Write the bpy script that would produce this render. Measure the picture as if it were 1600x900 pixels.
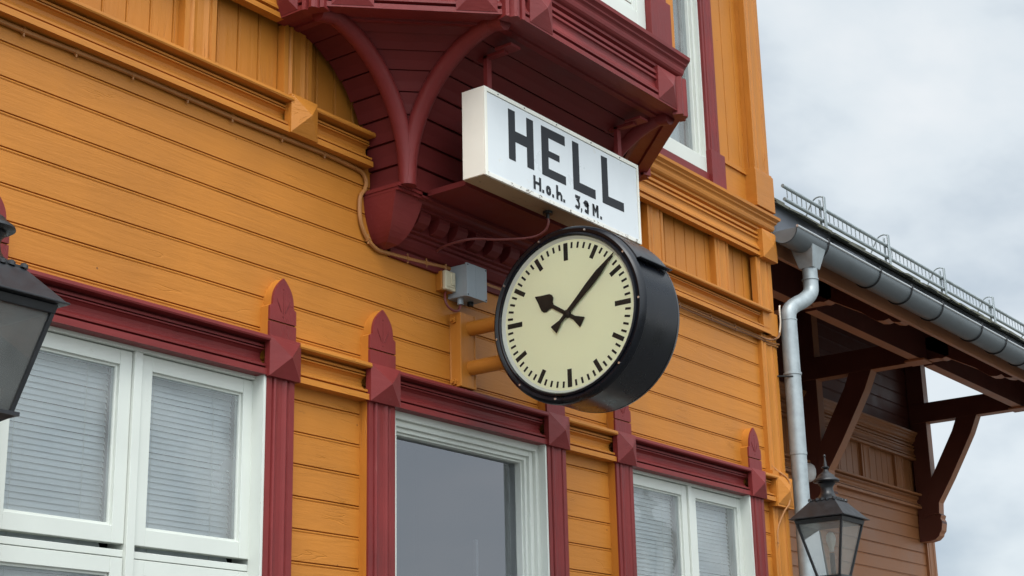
import bpy, bmesh, math, random
from mathutils import Vector, Matrix
random.seed(7)
for o in list(bpy.data.objects): bpy.data.objects.remove(o)
S = bpy.context.scene
COL = S.collection
rad = math.radians

# ------------------------------------------------------------------ camera
cam_d = bpy.data.cameras.new("camera"); cam = bpy.data.objects.new("camera", cam_d); COL.objects.link(cam)
cam_d.sensor_width = 36.0; cam_d.lens = 56.007; cam_d.clip_start = .05; cam_d.clip_end = 5000
Rr = (0.596674, -0.802194, -0.021550); Rd = (0.220129, 0.189439, -0.956899); Rf = (0.771701, 0.566213, 0.289619)
cam.matrix_world = Matrix(((Rr[0], -Rd[0], -Rf[0], 0), (Rr[1], -Rd[1], -Rf[1], -5.0), (Rr[2], -Rd[2], -Rf[2], 1.6), (0, 0, 0, 1)))
S.camera = cam
S.render.resolution_x = 1024; S.render.resolution_y = 576
S.view_settings.view_transform = 'Standard'; S.view_settings.look = 'None'
S.view_settings.gamma = 1; S.view_settings.use_curve_mapping = False
S.view_settings.exposure = 0.6

# ------------------------------------------------------------------ sky: overcast clouds over a Nishita sky
SUN_EL, SUN_AZ = rad(56), rad(226)          # the bright part of the cloud, behind the camera
sun_dir = Vector((math.sin(SUN_AZ) * math.cos(SUN_EL), math.cos(SUN_AZ) * math.cos(SUN_EL), math.sin(SUN_EL)))
W = bpy.data.worlds.new("World"); S.world = W; W.use_nodes = True
nt = W.node_tree; nt.nodes.clear(); N = nt.nodes.new; L = nt.links.new
wo = N('ShaderNodeOutputWorld'); bg = N('ShaderNodeBackground'); bg.inputs['Strength'].default_value = 0.1
sky = N('ShaderNodeTexSky'); sky.sky_type = 'NISHITA'; sky.sun_disc = False
sky.sun_elevation = SUN_EL; sky.sun_rotation = SUN_AZ
tc = N('ShaderNodeTexCoord')
mp = N('ShaderNodeMapping'); mp.inputs['Scale'].default_value = (1.0, 1.0, 1.7); L(tc.outputs['Generated'], mp.inputs['Vector'])
n1 = N('ShaderNodeTexNoise'); n1.inputs['Scale'].default_value = 3.2; n1.inputs['Detail'].default_value = 6; n1.inputs['Roughness'].default_value = .52; n1.inputs['Distortion'].default_value = .1
L(mp.outputs[0], n1.inputs['Vector'])
cr = N('ShaderNodeValToRGB'); L(n1.outputs['Fac'], cr.inputs[0])
e = cr.color_ramp.elements
e[0].position = .36; e[0].color = (3.7, 4.35, 5.0, 1); e[1].position = .62; e[1].color = (7.3, 7.5, 7.6, 1)
m_ = cr.color_ramp.elements.new(.5); m_.color = (6.2, 6.7, 7.0, 1)
dt = N('ShaderNodeVectorMath'); dt.operation = 'DOT_PRODUCT'; L(tc.outputs['Generated'], dt.inputs[0]); dt.inputs[1].default_value = sun_dir
mr = N('ShaderNodeMapRange'); L(dt.outputs['Value'], mr.inputs['Value'])
mr.inputs['From Min'].default_value = .3; mr.inputs['From Max'].default_value = 1; mr.inputs['To Min'].default_value = .85; mr.inputs['To Max'].default_value = 3.6
mu = N('ShaderNodeVectorMath'); mu.operation = 'SCALE'; L(cr.outputs['Color'], mu.inputs[0]); L(mr.outputs[0], mu.inputs['Scale'])
mx = N('ShaderNodeMix'); mx.data_type = 'RGBA'; mx.inputs[0].default_value = .9
L(sky.outputs[0], mx.inputs['A']); L(mu.outputs[0], mx.inputs['B'])
L(mx.outputs['Result'], bg.inputs['Color']); L(bg.outputs[0], wo.inputs['Surface'])

sd = bpy.data.lights.new("sun", 'SUN'); sd.energy = 1.2; sd.angle = rad(28); sd.color = (1, .96, .9)
so = bpy.data.objects.new("sun", sd); COL.objects.link(so)
so.rotation_euler = (-sun_dir).to_track_quat('-Z', 'Y').to_euler(); so.location = (0, -10, 15)

# ------------------------------------------------------------------ materials
MATS = {}
def mat(name, base, rough=.5, metal=0, var=.08, vscale=3, grain=None, gstr=.15, gdist=.002, spec=.5, crack=0, coat=0, dirt=0, dirtcol=(.05, .04, .03), dscale=6, dthr=.62, dmap=(1, 1, 1), rvar=.1, specks=0):
    m = bpy.data.materials.new(name); m.use_nodes = True; t = m.node_tree; n = t.nodes; l = t.links
    b = n['Principled BSDF']; b.inputs['Metallic'].default_value = metal
    b.inputs['Specular IOR Level'].default_value = spec
    b.inputs['Coat Weight'].default_value = coat
    tcn = n.new('ShaderNodeTexCoord')
    nz = n.new('ShaderNodeTexNoise'); nz.inputs['Scale'].default_value = vscale; nz.inputs['Detail'].default_value = 5; nz.inputs['Roughness'].default_value = .6
    l.new(tcn.outputs['Object'], nz.inputs['Vector'])
    ra = n.new('ShaderNodeMapRange'); l.new(nz.outputs['Fac'], ra.inputs['Value'])
    ra.inputs['From Min'].default_value = .3; ra.inputs['From Max'].default_value = .7
    ra.inputs['To Min'].default_value = 1 - var; ra.inputs['To Max'].default_value = 1 + var
    vm = n.new('ShaderNodeVectorMath'); vm.operation = 'SCALE'; vm.inputs[0].default_value = base; l.new(ra.outputs[0], vm.inputs['Scale'])
    col = vm.outputs[0]
    if specks:
        vo = n.new('ShaderNodeTexVoronoi'); vo.inputs['Scale'].default_value = 7; l.new(tcn.outputs['Object'], vo.inputs['Vector'])
        lt = n.new('ShaderNodeMath'); lt.operation = 'LESS_THAN'; l.new(vo.outputs['Distance'], lt.inputs[0]); lt.inputs[1].default_value = .035
        sx = n.new('ShaderNodeSeparateColor'); l.new(vo.outputs['Color'], sx.inputs[0])
        gt = n.new('ShaderNodeMath'); gt.operation = 'GREATER_THAN'; l.new(sx.outputs[0], gt.inputs[0]); gt.inputs[1].default_value = .72
        m4 = n.new('ShaderNodeMath'); m4.operation = 'MULTIPLY'; l.new(lt.outputs[0], m4.inputs[0]); l.new(gt.outputs[0], m4.inputs[1])
        m5 = n.new('ShaderNodeMath'); m5.operation = 'MULTIPLY'; l.new(m4.outputs[0], m5.inputs[0]); m5.inputs[1].default_value = specks
        mm0 = n.new('ShaderNodeMix'); mm0.data_type = 'RGBA'; l.new(m5.outputs[0], mm0.inputs[0]); l.new(col, mm0.inputs['A']); mm0.inputs['B'].default_value = (.06, .025, .01, 1)
        col = mm0.outputs['Result']
    if dirt:
        mpp = n.new('ShaderNodeMapping'); mpp.inputs['Scale'].default_value = dmap; l.new(tcn.outputs['Object'], mpp.inputs['Vector'])
        dn = n.new('ShaderNodeTexNoise'); dn.inputs['Scale'].default_value = dscale; dn.inputs['Detail'].default_value = 8; dn.inputs['Roughness'].default_value = .7
        l.new(mpp.outputs[0], dn.inputs['Vector'])
        dr = n.new('ShaderNodeMapRange'); l.new(dn.outputs['Fac'], dr.inputs['Value'])
        dr.inputs['From Min'].default_value = dthr; dr.inputs['From Max'].default_value = dthr + .06; dr.inputs['To Max'].default_value = dirt
        mm = n.new('ShaderNodeMix'); mm.data_type = 'RGBA'; l.new(dr.outputs[0], mm.inputs[0]); l.new(col, mm.inputs['A']); mm.inputs['B'].default_value = (*dirtcol, 1)
        col = mm.outputs['Result']
    l.new(col, b.inputs['Base Color'])
    rr = n.new('ShaderNodeMapRange'); l.new(nz.outputs['Fac'], rr.inputs['Value'])
    rr.inputs['From Min'].default_value = .3; rr.inputs['From Max'].default_value = .7
    rr.inputs['To Min'].default_value = max(.02, rough - rvar); rr.inputs['To Max'].default_value = min(1, rough + rvar); l.new(rr.outputs[0], b.inputs['Roughness'])
    if grain:
        mp = n.new('ShaderNodeMapping'); mp.inputs['Scale'].default_value = grain; l.new(tcn.outputs['Object'], mp.inputs['Vector'])
        g = n.new('ShaderNodeTexNoise'); g.inputs['Scale'].default_value = 1; g.inputs['Detail'].default_value = 6; g.inputs['Roughness'].default_value = .65; g.inputs['Distortion'].default_value = .4
        l.new(mp.outputs[0], g.inputs['Vector'])
        h = g.outputs['Fac']
        if crack:
            mp2 = n.new('ShaderNodeMapping'); mp2.inputs['Scale'].default_value = tuple(v * .35 for v in grain); mp2.inputs['Location'].default_value = (3, 7, 1); l.new(tcn.outputs['Object'], mp2.inputs['Vector'])
            g2 = n.new('ShaderNodeTexNoise'); g2.inputs['Scale'].default_value = 1; g2.inputs['Detail'].default_value = 3; g2.inputs['Distortion'].default_value = 1.5; l.new(mp2.outputs[0], g2.inputs['Vector'])
            # a narrow band around one iso-value gives thin wandering cracks; a second noise keeps them sparse
            sb = n.new('ShaderNodeMath'); sb.operation = 'SUBTRACT'; l.new(g2.outputs['Fac'], sb.inputs[0]); sb.inputs[1].default_value = .5
            ab = n.new('ShaderNodeMath'); ab.operation = 'ABSOLUTE'; l.new(sb.outputs[0], ab.inputs[0])
            mr1 = n.new('ShaderNodeMapRange'); l.new(ab.outputs[0], mr1.inputs['Value']); mr1.inputs['From Min'].default_value = 0; mr1.inputs['From Max'].default_value = .008; mr1.inputs['To Min'].default_value = 1; mr1.inputs['To Max'].default_value = 0
            g3 = n.new('ShaderNodeTexNoise'); g3.inputs['Scale'].default_value = 2.1; l.new(tcn.outputs['Object'], g3.inputs['Vector'])
            mr2 = n.new('ShaderNodeMapRange'); l.new(g3.outputs['Fac'], mr2.inputs['Value']); mr2.inputs['From Min'].default_value = .54; mr2.inputs['From Max'].default_value = .6
            ml = n.new('ShaderNodeMath'); ml.operation = 'MULTIPLY'; l.new(mr1.outputs[0], ml.inputs[0]); l.new(mr2.outputs[0], ml.inputs[1])
            m3 = n.new('ShaderNodeMath'); m3.operation = 'MULTIPLY_ADD'; l.new(ml.outputs[0], m3.inputs[0]); m3.inputs[1].default_value = -crack; l.new(h, m3.inputs[2]); h = m3.outputs[0]
        bp = n.new('ShaderNodeBump'); bp.inputs['Strength'].default_value = gstr; bp.inputs['Distance'].default_value = gdist
        l.new(h, bp.inputs['Height']); l.new(bp.outputs[0], b.inputs['Normal'])
    MATS[name] = m; return m

YEL = (.455, .166, .021); RED = (.175, .024, .023); WHT = (.61, .635, .58)
yx = mat('ochre_paint_boards', YEL, .5, specks=.7, spec=.32, grain=(2.2, 22, 24), gstr=.7, gdist=.005, crack=.4, var=.11, vscale=1.6, dirt=.5, dirtcol=(.20, .075, .015), dscale=3, dthr=.66, dmap=(1, 1, 3))
yz = mat('ochre_paint_upright', YEL, .5, specks=.7, spec=.32, grain=(24, 22, 2.2), gstr=.8, gdist=.005, crack=.5, var=.11, vscale=1.6, dirt=.5, dirtcol=(.20, .075, .015), dscale=3, dthr=.66, dmap=(3, 3, 1))
YEL_SHADED = (.34, .132, .046)  # browner wing ochre, darkened so the canopy shade sits in the colour
wyx = mat('wing_shaded_boards', YEL_SHADED, .5, grain=(2.5, 30, 34), gstr=.4, gdist=.004, var=.1, vscale=1.6)
wyz = mat('wing_shaded_upright', YEL_SHADED, .5, grain=(34, 30, 2.5), gstr=.4, gdist=.004, var=.1, vscale=1.6)
rx = mat('oxblood_paint', RED, .45, spec=.25, grain=(4, 24, 24), gstr=.6, gdist=.004, crack=.5, var=.16, vscale=3, dirt=.35, dirtcol=(.26, .09, .08), dscale=5, dthr=.64, dmap=(3, 3, .5))
rz = mat('oxblood_paint_upright', RED, .45, spec=.25, grain=(24, 24, 4), gstr=.6, gdist=.004, crack=.5, var=.16, vscale=3, dirt=.3, dirtcol=(.26, .09, .08), dscale=5, dthr=.66, dmap=(3, 3, .5))
rdk = mat('oxblood_paint_shaded', (.125, .017, .016), .55, spec=.22, grain=(4, 24, 24), gstr=.3, gdist=.003, var=.12)  # the same red darkened, shade under the bay put into the colour
wh = mat('white_window_paint', WHT, .45, grain=(14, 14, 14), gstr=.12, gdist=.002, var=.03, dirt=.35, dirtcol=(.33, .30, .22), dscale=9, dthr=.66, dmap=(1, 1, 2))
sgn = mat('sign_enamel', (.66, .69, .70), .35, var=.03, vscale=5, dirt=.4, dirtcol=(.58, .50, .34), dscale=7, dthr=.62)
sgf = mat('sign_case_paint', (.78, .76, .67), .5, grain=(9, 9, 9), gstr=.3, gdist=.002, var=.05, dirt=.85, dirtcol=(.12, .08, .05), dscale=26, dthr=.685)
chip = mat('flaking_sign_underside', (.27, .205, .13), .6, grain=(14, 14, 14), gstr=.5, gdist=.003, var=.12, dirt=.9, dirtcol=(.10, .07, .045), dscale=9, dthr=.60, dmap=(1, 1.6, 1))
lip = mat('flaking_sign_rim', (.74, .72, .66), .5, var=.06, dirt=.95, dirtcol=(.10, .075, .05), dscale=30, dthr=.55, dmap=(1, 1, 1.4))
ltr = mat('charcoal_lettering', (.028, .030, .034), .75, spec=.25, var=.12, vscale=12)
halo = mat('aged_letter_edge', (.52, .46, .30), .5, var=.1)
blk = mat('clock_black_enamel', (.003, .004, .007), .3, var=.2, vscale=6, spec=.35, grain=(3, 3, 3), gstr=.04, gdist=.01, rvar=.08)
cream = mat('clock_dial_cream', (.86, .88, .60), .4, var=.015, vscale=2)
dialrim = mat('clock_dial_rim', (.62, .64, .60), .4, var=.03)
tick = mat('clock_marks', (.012, .011, .009), .6, spec=.25)
mpipe = mat('galvanised_steel', (.33, .37, .38), .5, metal=.45, var=.16, vscale=14, grain=(5, 5, 5), gstr=.08, gdist=.004, dirt=.4, dirtcol=(.22, .23, .22), dscale=10, dthr=.6, dmap=(1, 1, .4))
gut = mat('gutter_grey', (.15, .17, .18), .5, metal=.35, var=.12, vscale=5)
fasc = mat('fascia_sheet', (.13, .14, .16), .5, metal=.3, var=.08)
lipm = mat('gutter_bright_edge', (.62, .64, .64), .3, metal=.8, var=.05)
iron = mat('dark_iron', (.02, .021, .022), .5, metal=.3, var=.2)
lant = mat('lantern_black', (.010, .011, .013), .42, var=.25, vscale=18, grain=(30, 30, 30), gstr=.12, gdist=.003)
slate = mat('mossy_slate', (.085, .085, .065), .8, var=.35, vscale=9, grain=(22, 22, 22), gstr=.6, gdist=.006, dirt=.7, dirtcol=(.13, .13, .055), dscale=12, dthr=.55)
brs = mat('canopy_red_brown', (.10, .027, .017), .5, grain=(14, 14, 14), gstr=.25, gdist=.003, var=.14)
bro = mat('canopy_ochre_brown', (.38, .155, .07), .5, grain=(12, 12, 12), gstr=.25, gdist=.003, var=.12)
gbox = mat('grey_plastic_box', (.30, .34, .36), .45, var=.06)
cbox = mat('cream_plastic_box', (.62, .55, .38), .45, var=.06, dirt=.4, dirtcol=(.3, .2, .1), dscale=30, dthr=.6)
cab = mat('painted_cable', (.36, .15, .04), .45, var=.15, vscale=10)
cabw = mat('pale_cable', (.6, .52, .42), .45)
cabr = mat('red_painted_cable', (.16, .03, .025), .45)
cabd = mat('dark_cable', (.16, .07, .03), .5)
blind = mat('blind_slats', (.78, .84, .86), .5, var=.03)
curt = mat('pale_curtain', (.62, .68, .70), .8, var=.05)
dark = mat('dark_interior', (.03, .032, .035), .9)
screw = mat('bright_screw', (.7, .7, .68), .3, metal=.9)
plat = mat('platform_asphalt', (.085, .083, .08), .85, var=.12, vscale=1.2, grain=(40, 40, 40), gstr=.4, gdist=.004)
field = mat('gravel_ground', (.085, .085, .07), .95, var=.3, vscale=.15)
opal = mat('white_plastic_lamp', (.78, .78, .76), .4, var=.02)
bulbm = mat('bulb_glass', (.75, .74, .68), .2, var=.02)

def glass(name, tint, ior, frost=0.0, trans=(1, 1, 1), rough=.01):
    m = bpy.data.materials.new(name); m.use_nodes = True; t = m.node_tree; n = t.nodes; l = t.links; n.clear()
    out = n.new('ShaderNodeOutputMaterial'); mixs = n.new('ShaderNodeMixShader'); fr = n.new('ShaderNodeFresnel'); fr.inputs['IOR'].default_value = ior
    tr = n.new('ShaderNodeBsdfTransparent'); tr.inputs['Color'].default_value = (*trans, 1)
    gl = n.new('ShaderNodeBsdfGlossy'); gl.inputs['Roughness'].default_value = rough; gl.inputs['Color'].default_value = (*tint, 1)
    tcn = n.new('ShaderNodeTexCoord'); nz = n.new('ShaderNodeTexNoise'); nz.inputs['Scale'].default_value = 1.6; nz.inputs['Detail'].default_value = 0; l.new(tcn.outputs['Object'], nz.inputs['Vector'])
    bp = n.new('ShaderNodeBump'); bp.inputs['Strength'].default_value = .25; bp.inputs['Distance'].default_value = .006; l.new(nz.outputs['Fac'], bp.inputs['Height']); l.new(bp.outputs[0], gl.inputs['Normal'])
    base = tr.outputs[0]
    if frost:
        df = n.new('ShaderNodeBsdfDiffuse'); df.inputs['Color'].default_value = (.55, .57, .55, 1)
        d2 = n.new('ShaderNodeTexNoise'); d2.inputs['Scale'].default_value = 3; d2.inputs['Detail'].default_value = 4; l.new(tcn.outputs['Object'], d2.inputs['Vector'])
        r2 = n.new('ShaderNodeMapRange'); l.new(d2.outputs['Fac'], r2.inputs['Value']); r2.inputs['From Min'].default_value = .3; r2.inputs['From Max'].default_value = .7
        r2.inputs['To Min'].default_value = frost * .6; r2.inputs['To Max'].default_value = frost * 1.3
        m2 = n.new('ShaderNodeMixShader'); l.new(r2.outputs[0], m2.inputs[0]); l.new(base, m2.inputs[1]); l.new(df.outputs[0], m2.inputs[2]); base = m2.outputs[0]
    l.new(fr.outputs[0], mixs.inputs[0]); l.new(base, mixs.inputs[1]); l.new(gl.outputs[0], mixs.inputs[2]); l.new(mixs.outputs[0], out.inputs['Surface'])
    return m
g_win = glass('window_glass', (.9, .95, 1), 1.55, frost=.32, trans=(.94, .97, .98))
g_dark = glass('clean_window_glass', (.90, .93, 1), 2.9, trans=(.8, .84, .86))
g_lant = glass('dusty_lantern_glass', (1, 1, 1), 1.5, frost=.20, trans=(.85, .86, .84), rough=.08)

# ------------------------------------------------------------------ mesh helpers
class MB:
    def __init__(s): s.v = []; s.f = []; s.m = []; s.mats = []; s.sm = []
    def mi(s, m):
        if m not in s.mats: s.mats.append(m)
        return s.mats.index(m)
    def add(s, vs, fs, m, smooth=False):
        b = len(s.v); s.v += [tuple(v) for v in vs]; k = s.mi(m)
        for f in fs: s.f.append([b + i for i in f]); s.m.append(k); s.sm.append(smooth)
    def box(s, x0, x1, y0, y1, z0, z1, m):
        x0, x1 = sorted((x0, x1)); y0, y1 = sorted((y0, y1)); z0, z1 = sorted((z0, z1))
        v = [(x0, y0, z0), (x1, y0, z0), (x1, y1, z0), (x0, y1, z0), (x0, y0, z1), (x1, y0, z1), (x1, y1, z1), (x0, y1, z1)]
        s.add(v, [(0, 3, 2, 1), (4, 5, 6, 7), (0, 1, 5, 4), (1, 2, 6, 5), (2, 3, 7, 6), (3, 0, 4, 7)], m)
    def hexa(s, bot, top, m):      # two quads, counter-clockwise seen from above
        v = list(bot) + list(top)
        s.add(v, [(0, 3, 2, 1), (4, 5, 6, 7), (0, 1, 5, 4), (1, 2, 6, 5), (2, 3, 7, 6), (3, 0, 4, 7)], m)
    def prism_y(s, poly, y0, y1, m, side=None):    # polygon in x,z, extruded in y
        n = len(poly); v = [(x, y0, z) for x, z in poly] + [(x, y1, z) for x, z in poly]
        s.add(v, [tuple(range(n)), tuple(range(2 * n - 1, n - 1, -1))], m)
        s.add(v, [(i, i + n, (i + 1) % n + n, (i + 1) % n) for i in range(n)], side or m)
    def prism_x(s, poly, x0, x1, m, mfn=None):     # polygon in y,z, extruded in x
        n = len(poly); v = [(x0, y, z) for y, z in poly] + [(x1, y, z) for y, z in poly]
        s.add(v, [tuple(range(n)), tuple(range(2 * n - 1, n - 1, -1))], m)
        for i in range(n):
            a = poly[i]; b = poly[(i + 1) % n]
            mm = mfn(a, b) if mfn else m
            s.add(v, [(i, (i + 1) % n, (i + 1) % n + n, i + n)], mm)
    def sweep(s, plan, prof, m, close_ends=True, seg=None):
        # plan: polyline (x,y); outward is to the right of travel (travel +x => outward -y); prof: (outward, z) bottom to top
        n = len(plan); nor = []
        for i in range(n - 1):
            d = Vector((plan[i + 1][0] - plan[i][0], plan[i + 1][1] - plan[i][1])).normalized(); nor.append(Vector((d.y, -d.x)))
        rows = []
        for i, p in enumerate(plan):
            a = nor[max(0, i - 1)]; b = nor[min(n - 2, i)]; mm = (a + b); mm = mm / (1 + a.dot(b)) if (1 + a.dot(b)) > .01 else a
            rows.append([(p[0] + mm.x * o, p[1] + mm.y * o, z) for o, z in prof])
        k = len(prof); v = [q for r in rows for q in r]
        fs = [(i * k + j, (i + 1) * k + j, (i + 1) * k + j + 1, i * k + j + 1) for i in range(n - 1) for j in range(k - 1)]
        s.add(v, fs, m)
        if close_ends: s.add(v, [tuple(range(k))[::-1], tuple((n - 1) * k + j for j in range(k))], m)
    def pyramid(s, c, u, w, depth, base, mt):      # square block with raised pyramid: c centre on wall, u half vector, w half vector up, normal = outward
        c = Vector(c); u = Vector(u); w = Vector(w); nn = u.cross(w).normalized()
        q = [c - u - w, c + u - w, c + u + w, c - u + w]
        b = [p + nn * base for p in q]; a = c + nn * (base + depth)
        s.add(q + b + [a], [(0, 1, 5, 4), (1, 2, 6, 5), (2, 3, 7, 6), (3, 0, 4, 7), (4, 5, 8), (5, 6, 8), (6, 7, 8), (7, 4, 8)], mt)
    def tube(s, pts, r, m, n=10, cap=True, rs=None, smooth=True):
        pts = [Vector(p) for p in pts]; k = len(pts); ring = []
        up = Vector((0, 0, 1))
        for i, p in enumerate(pts):
            d = (pts[min(i + 1, k - 1)] - pts[max(i - 1, 0)]).normalized()
            if i == 0: a = d.orthogonal().normalized()
            else: a = (a - d * a.dot(d)).normalized()
            b = d.cross(a); rr = rs[i] if rs else r
            ring.append([p + (a * math.cos(t) + b * math.sin(t)) * rr for t in [2 * math.pi * j / n for j in range(n)]])
        v = [q for g in ring for q in g]
        s.add(v, [(i * n + j, i * n + (j + 1) % n, (i + 1) * n + (j + 1) % n, (i + 1) * n + j) for i in range(k - 1) for j in range(n)], m, smooth)
        if cap: s.add(v, [tuple(range(n))[::-1], tuple((k - 1) * n + j for j in range(n))], m)
    def lathe(s, c, prof, m, n=24, axis='z', a0=0, a1=2 * math.pi, smooth=True):   # prof: (r, h)
        full = abs(a1 - a0 - 2 * math.pi) < 1e-6; steps = n if full else n + 1; v = []
        for i in range(steps):
            t = a0 + (a1 - a0) * i / n
            for r, h in prof:
                if axis == 'z': v.append((c[0] + r * math.cos(t), c[1] + r * math.sin(t), c[2] + h))
                else: v.append((c[0] + h, c[1] + r * math.cos(t), c[2] + r * math.sin(t)))
        k = len(prof); fs = []
        for i in range(n):
            i2 = (i + 1) % steps if full else i + 1
            for j in range(k - 1): fs.append((i * k + j, i2 * k + j, i2 * k + j + 1, i * k + j + 1))
        s.add(v, fs, m, smooth)
    def build(s, name, parent=None, bevel=0, loc=None, recalc=True):
        me = bpy.data.meshes.new(name); me.from_pydata(s.v, [], s.f)
        for m in s.mats: me.materials.append(m)
        me.polygons.foreach_set('material_index', s.m); me.polygons.foreach_set('use_smooth', s.sm)
        bm = bmesh.new(); bm.from_mesh(me); bmesh.ops.remove_doubles(bm, verts=bm.verts, dist=1e-5); recalc and bmesh.ops.recalc_face_normals(bm, faces=bm.faces)
        bm.to_mesh(me); bm.free(); me.update()
        if any(s.sm):
            try: me.set_sharp_from_angle(angle=rad(38))
            except Exception: pass
        o = bpy.data.objects.new(name, me); COL.objects.link(o)
        if loc: o.location = loc
        if parent:
            o.parent = parent
            w = Vector((0, 0, 0)); p = parent
            while p: w += p.location; p = p.parent
            if not loc: o.location = -w          # coordinates are world coordinates
        if bevel:
            b = o.modifiers.new('bevel', 'BEVEL'); b.width = bevel; b.segments = 2; b.limit_method = 'ANGLE'; b.angle_limit = rad(35)
        return o
def tag(o, label=None, cat=None, group=None, kind=None):
    if label: o['label'] = label
    if cat: o['category'] = cat
    if group: o['group'] = group
    if kind: o['kind'] = kind
    return o
def thing(name, loc, label, cat, group=None):
    o = bpy.data.objects.new(name, None); COL.objects.link(o); o.location = loc; o.empty_display_size = .2
    return tag(o, label, cat, group)
def arc(cx, cy, r, a0, a1, n): return [(cx + r * math.cos(a0 + (a1 - a0) * i / n), cy + r * math.sin(a0 + (a1 - a0) * i / n)) for i in range(n + 1)]
def smooth_path(pts, k=4):
    P = [Vector(p) for p in pts]; out = []
    for i in range(len(P) - 1):
        p0 = P[max(0, i - 1)]; p1 = P[i]; p2 = P[i + 1]; p3 = P[min(len(P) - 1, i + 2)]
        for j in range(k):
            t = j / k; out.append(.5 * ((2 * p1) + (p2 - p0) * t + (2 * p0 - 5 * p1 + 4 * p2 - p3) * t * t + (3 * p1 - p0 - 3 * p2 + p3) * t ** 3))
    out.append(P[-1]); return out

# ================================================================== ground
b = MB(); b.box(-3000, 3000, -3000, 3000, -1.2, -1.0, field); tag(b.build('ground'), kind='structure')
b = MB(); b.box(-40, 60, -7.5, 12, -1.0, 0, plat); tag(b.build('platform'), kind='structure')

# ================================================================== station building
BX0, BX1 = -2.0, 9.9
B = thing('station_building', (6.4, 0, 0), 'ochre timber station building with dark red window trim and an overhanging bay, filling the left', 'building')

PITCH = .146
def siding(mb, x0, x1, z0, z1, y, m, zref=4.41, seed=0, step=.45):
    rnd = random.Random(seed)
    nx = max(1, int((x1 - x0) / step)); xs = [x0 + (x1 - x0) * i / nx for i in range(nx + 1)]
    k0 = math.floor((z0 - zref) / PITCH) - 1; k1 = math.ceil((z1 - zref) / PITCH) + 1
    prof = [(0, 0), (.0015, .0), (.0040, .012), (.0072, .012), (.0085, .0005), (.0125, -.0012), (.0165, .0005), (.0185, .0026), (.0205, .0026), (.022, .0)]
    for k in range(k0, k1):
        zb = zref + k * PITCH          # groove of this board starts at zb and goes DOWN: line at the top of the board
        yo = rnd.uniform(-.0012, .0012)
        rows = []
        jit = [(rnd.uniform(-.0012, .0012), rnd.uniform(.75, 1.25)) for _ in xs]
        for (dz, dy) in prof + [(PITCH, 0)]:
            row = []
            for i, x in enumerate(xs):
                z = zb - dz + (jit[i][0] if 0 < dz < PITCH else 0)
                zz = min(max(z, z0), z1)
                row.append((x, y + (dy * jit[i][1] if dy > 0 else dy) + (yo if .03 > dz > .023 else 0), zz))
            rows.append(row)
        if rows[-1][0][2] >= z1 - 1e-6 or rows[0][0][2] <= z0 + 1e-6: continue
        n = len(xs); v = [q for r in rows for q in r]
        fs = [(i * n + j, (i + 1) * n + j, (i + 1) * n + j + 1, i * n + j + 1) for i in range(len(rows) - 1) for j in range(n - 1)]
        mb.add(v, fs, m)
def vboards(mb, x0, x1, z0, z1, y, m, pitch=.128, xref=0, seed=1):
    k = math.floor((x0 - xref) / pitch) - 1
    prof = [(0, 0), (.002, .009), (.006, .009), (.008, -.001), (.014, -.001), (.016, .004), (.019, 0), (pitch, 0)]
    pts = []
    while xref + k * pitch < x1:
        for dx, dy in prof[:-1]:
            x = xref + k * pitch + dx
            if x0 < x < x1: pts.append((x, y + dy))
        k += 1
    pts = [(x0, y)] + pts + [(x1, y)]
    v = [(x, yy, z0) for x, yy in pts] + [(x, yy, z1) for x, yy in pts]; n = len(pts)
    mb.add(v, [(i, i + 1, n + i + 1, n + i) for i in range(n - 1)], m)

ZB = 4.49       # bottom of lower belt
belt = [(0, 0), (.066, 0), (.066, .028), (.018, .029), (.018, .039), (.057, .040), (.058, .050), (.048, .053), (.030, .060), (.018, .073), (.012, .090), (.015, .106), (.028, .117), (.040, .119), (.040, .124), (.022, .125), (.022, .130), (.040, .131), (.040, .141), (.018, .142), (.018, .154), (.080, .155), (.084, .162), (.082, .176), (.074, .180), (0, .190)]
def belt_at(z): return [(o, z + h) for o, h in belt]
crown = [(0, 5.062), (.050, 5.062), (.050, 5.088), (.026, 5.091), (.026, 5.102), (.050, 5.105), (.050, 5.118), (.044, 5.124), (.034, 5.140), (.029, 5.158), (.029, 5.176), (.032, 5.184), (.042, 5.188), (.042, 5.202), (.022, 5.205), (.022, 5.217), (.042, 5.220), (.042, 5.238),
         (.014, 5.241), (.014, 5.260), (.036, 5.268), (.036, 5.284), (.046, 5.288), (.052, 5.292), (.060, 5.302), (.064, 5.318), (.062, 5.332), (.066, 5.340), (.078, 5.350), (.078, 5.360), (.084, 5.366), (.098, 5.376), (.100, 5.396), (.092, 5.400), (0, 5.425)]

HB = 3.30       # header band bottom
# openings: (x0, x1) of each ground floor window between its pilasters
WINS = [(3.51, 4.885), (5.765, 7.025), (7.905, 9.345)]
PIL = [(3.31, 3.51), (4.885, 5.07), (5.56, 5.765), (7.025, 7.215), (7.715, 7.905), (9.345, 9.53)]
# extra pair further left, outside the frame
WINS0 = [(.9, 2.3)]; PIL0 = [(.7, .9), (2.3, 2.5)]

b = MB()
def wall_rects(): 
    segs = [(BX0, .9), (2.3, 3.51), (4.885, 5.765), (7.025, 7.905), (9.345, BX1)]
    return segs
siding(b, BX0, BX1, HB + .02, ZB + .03, 0, yx, seed=3)
for i, (a, c) in enumerate(wall_rects()): siding(b, a, c, 0.0, HB + .02, 0, yx, seed=20 + i)
for a, c in WINS + WINS0: siding(b, a, c, 0.0, .9, 0, yx, seed=31)
wall_o = b.build('board_wall', B)
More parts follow.
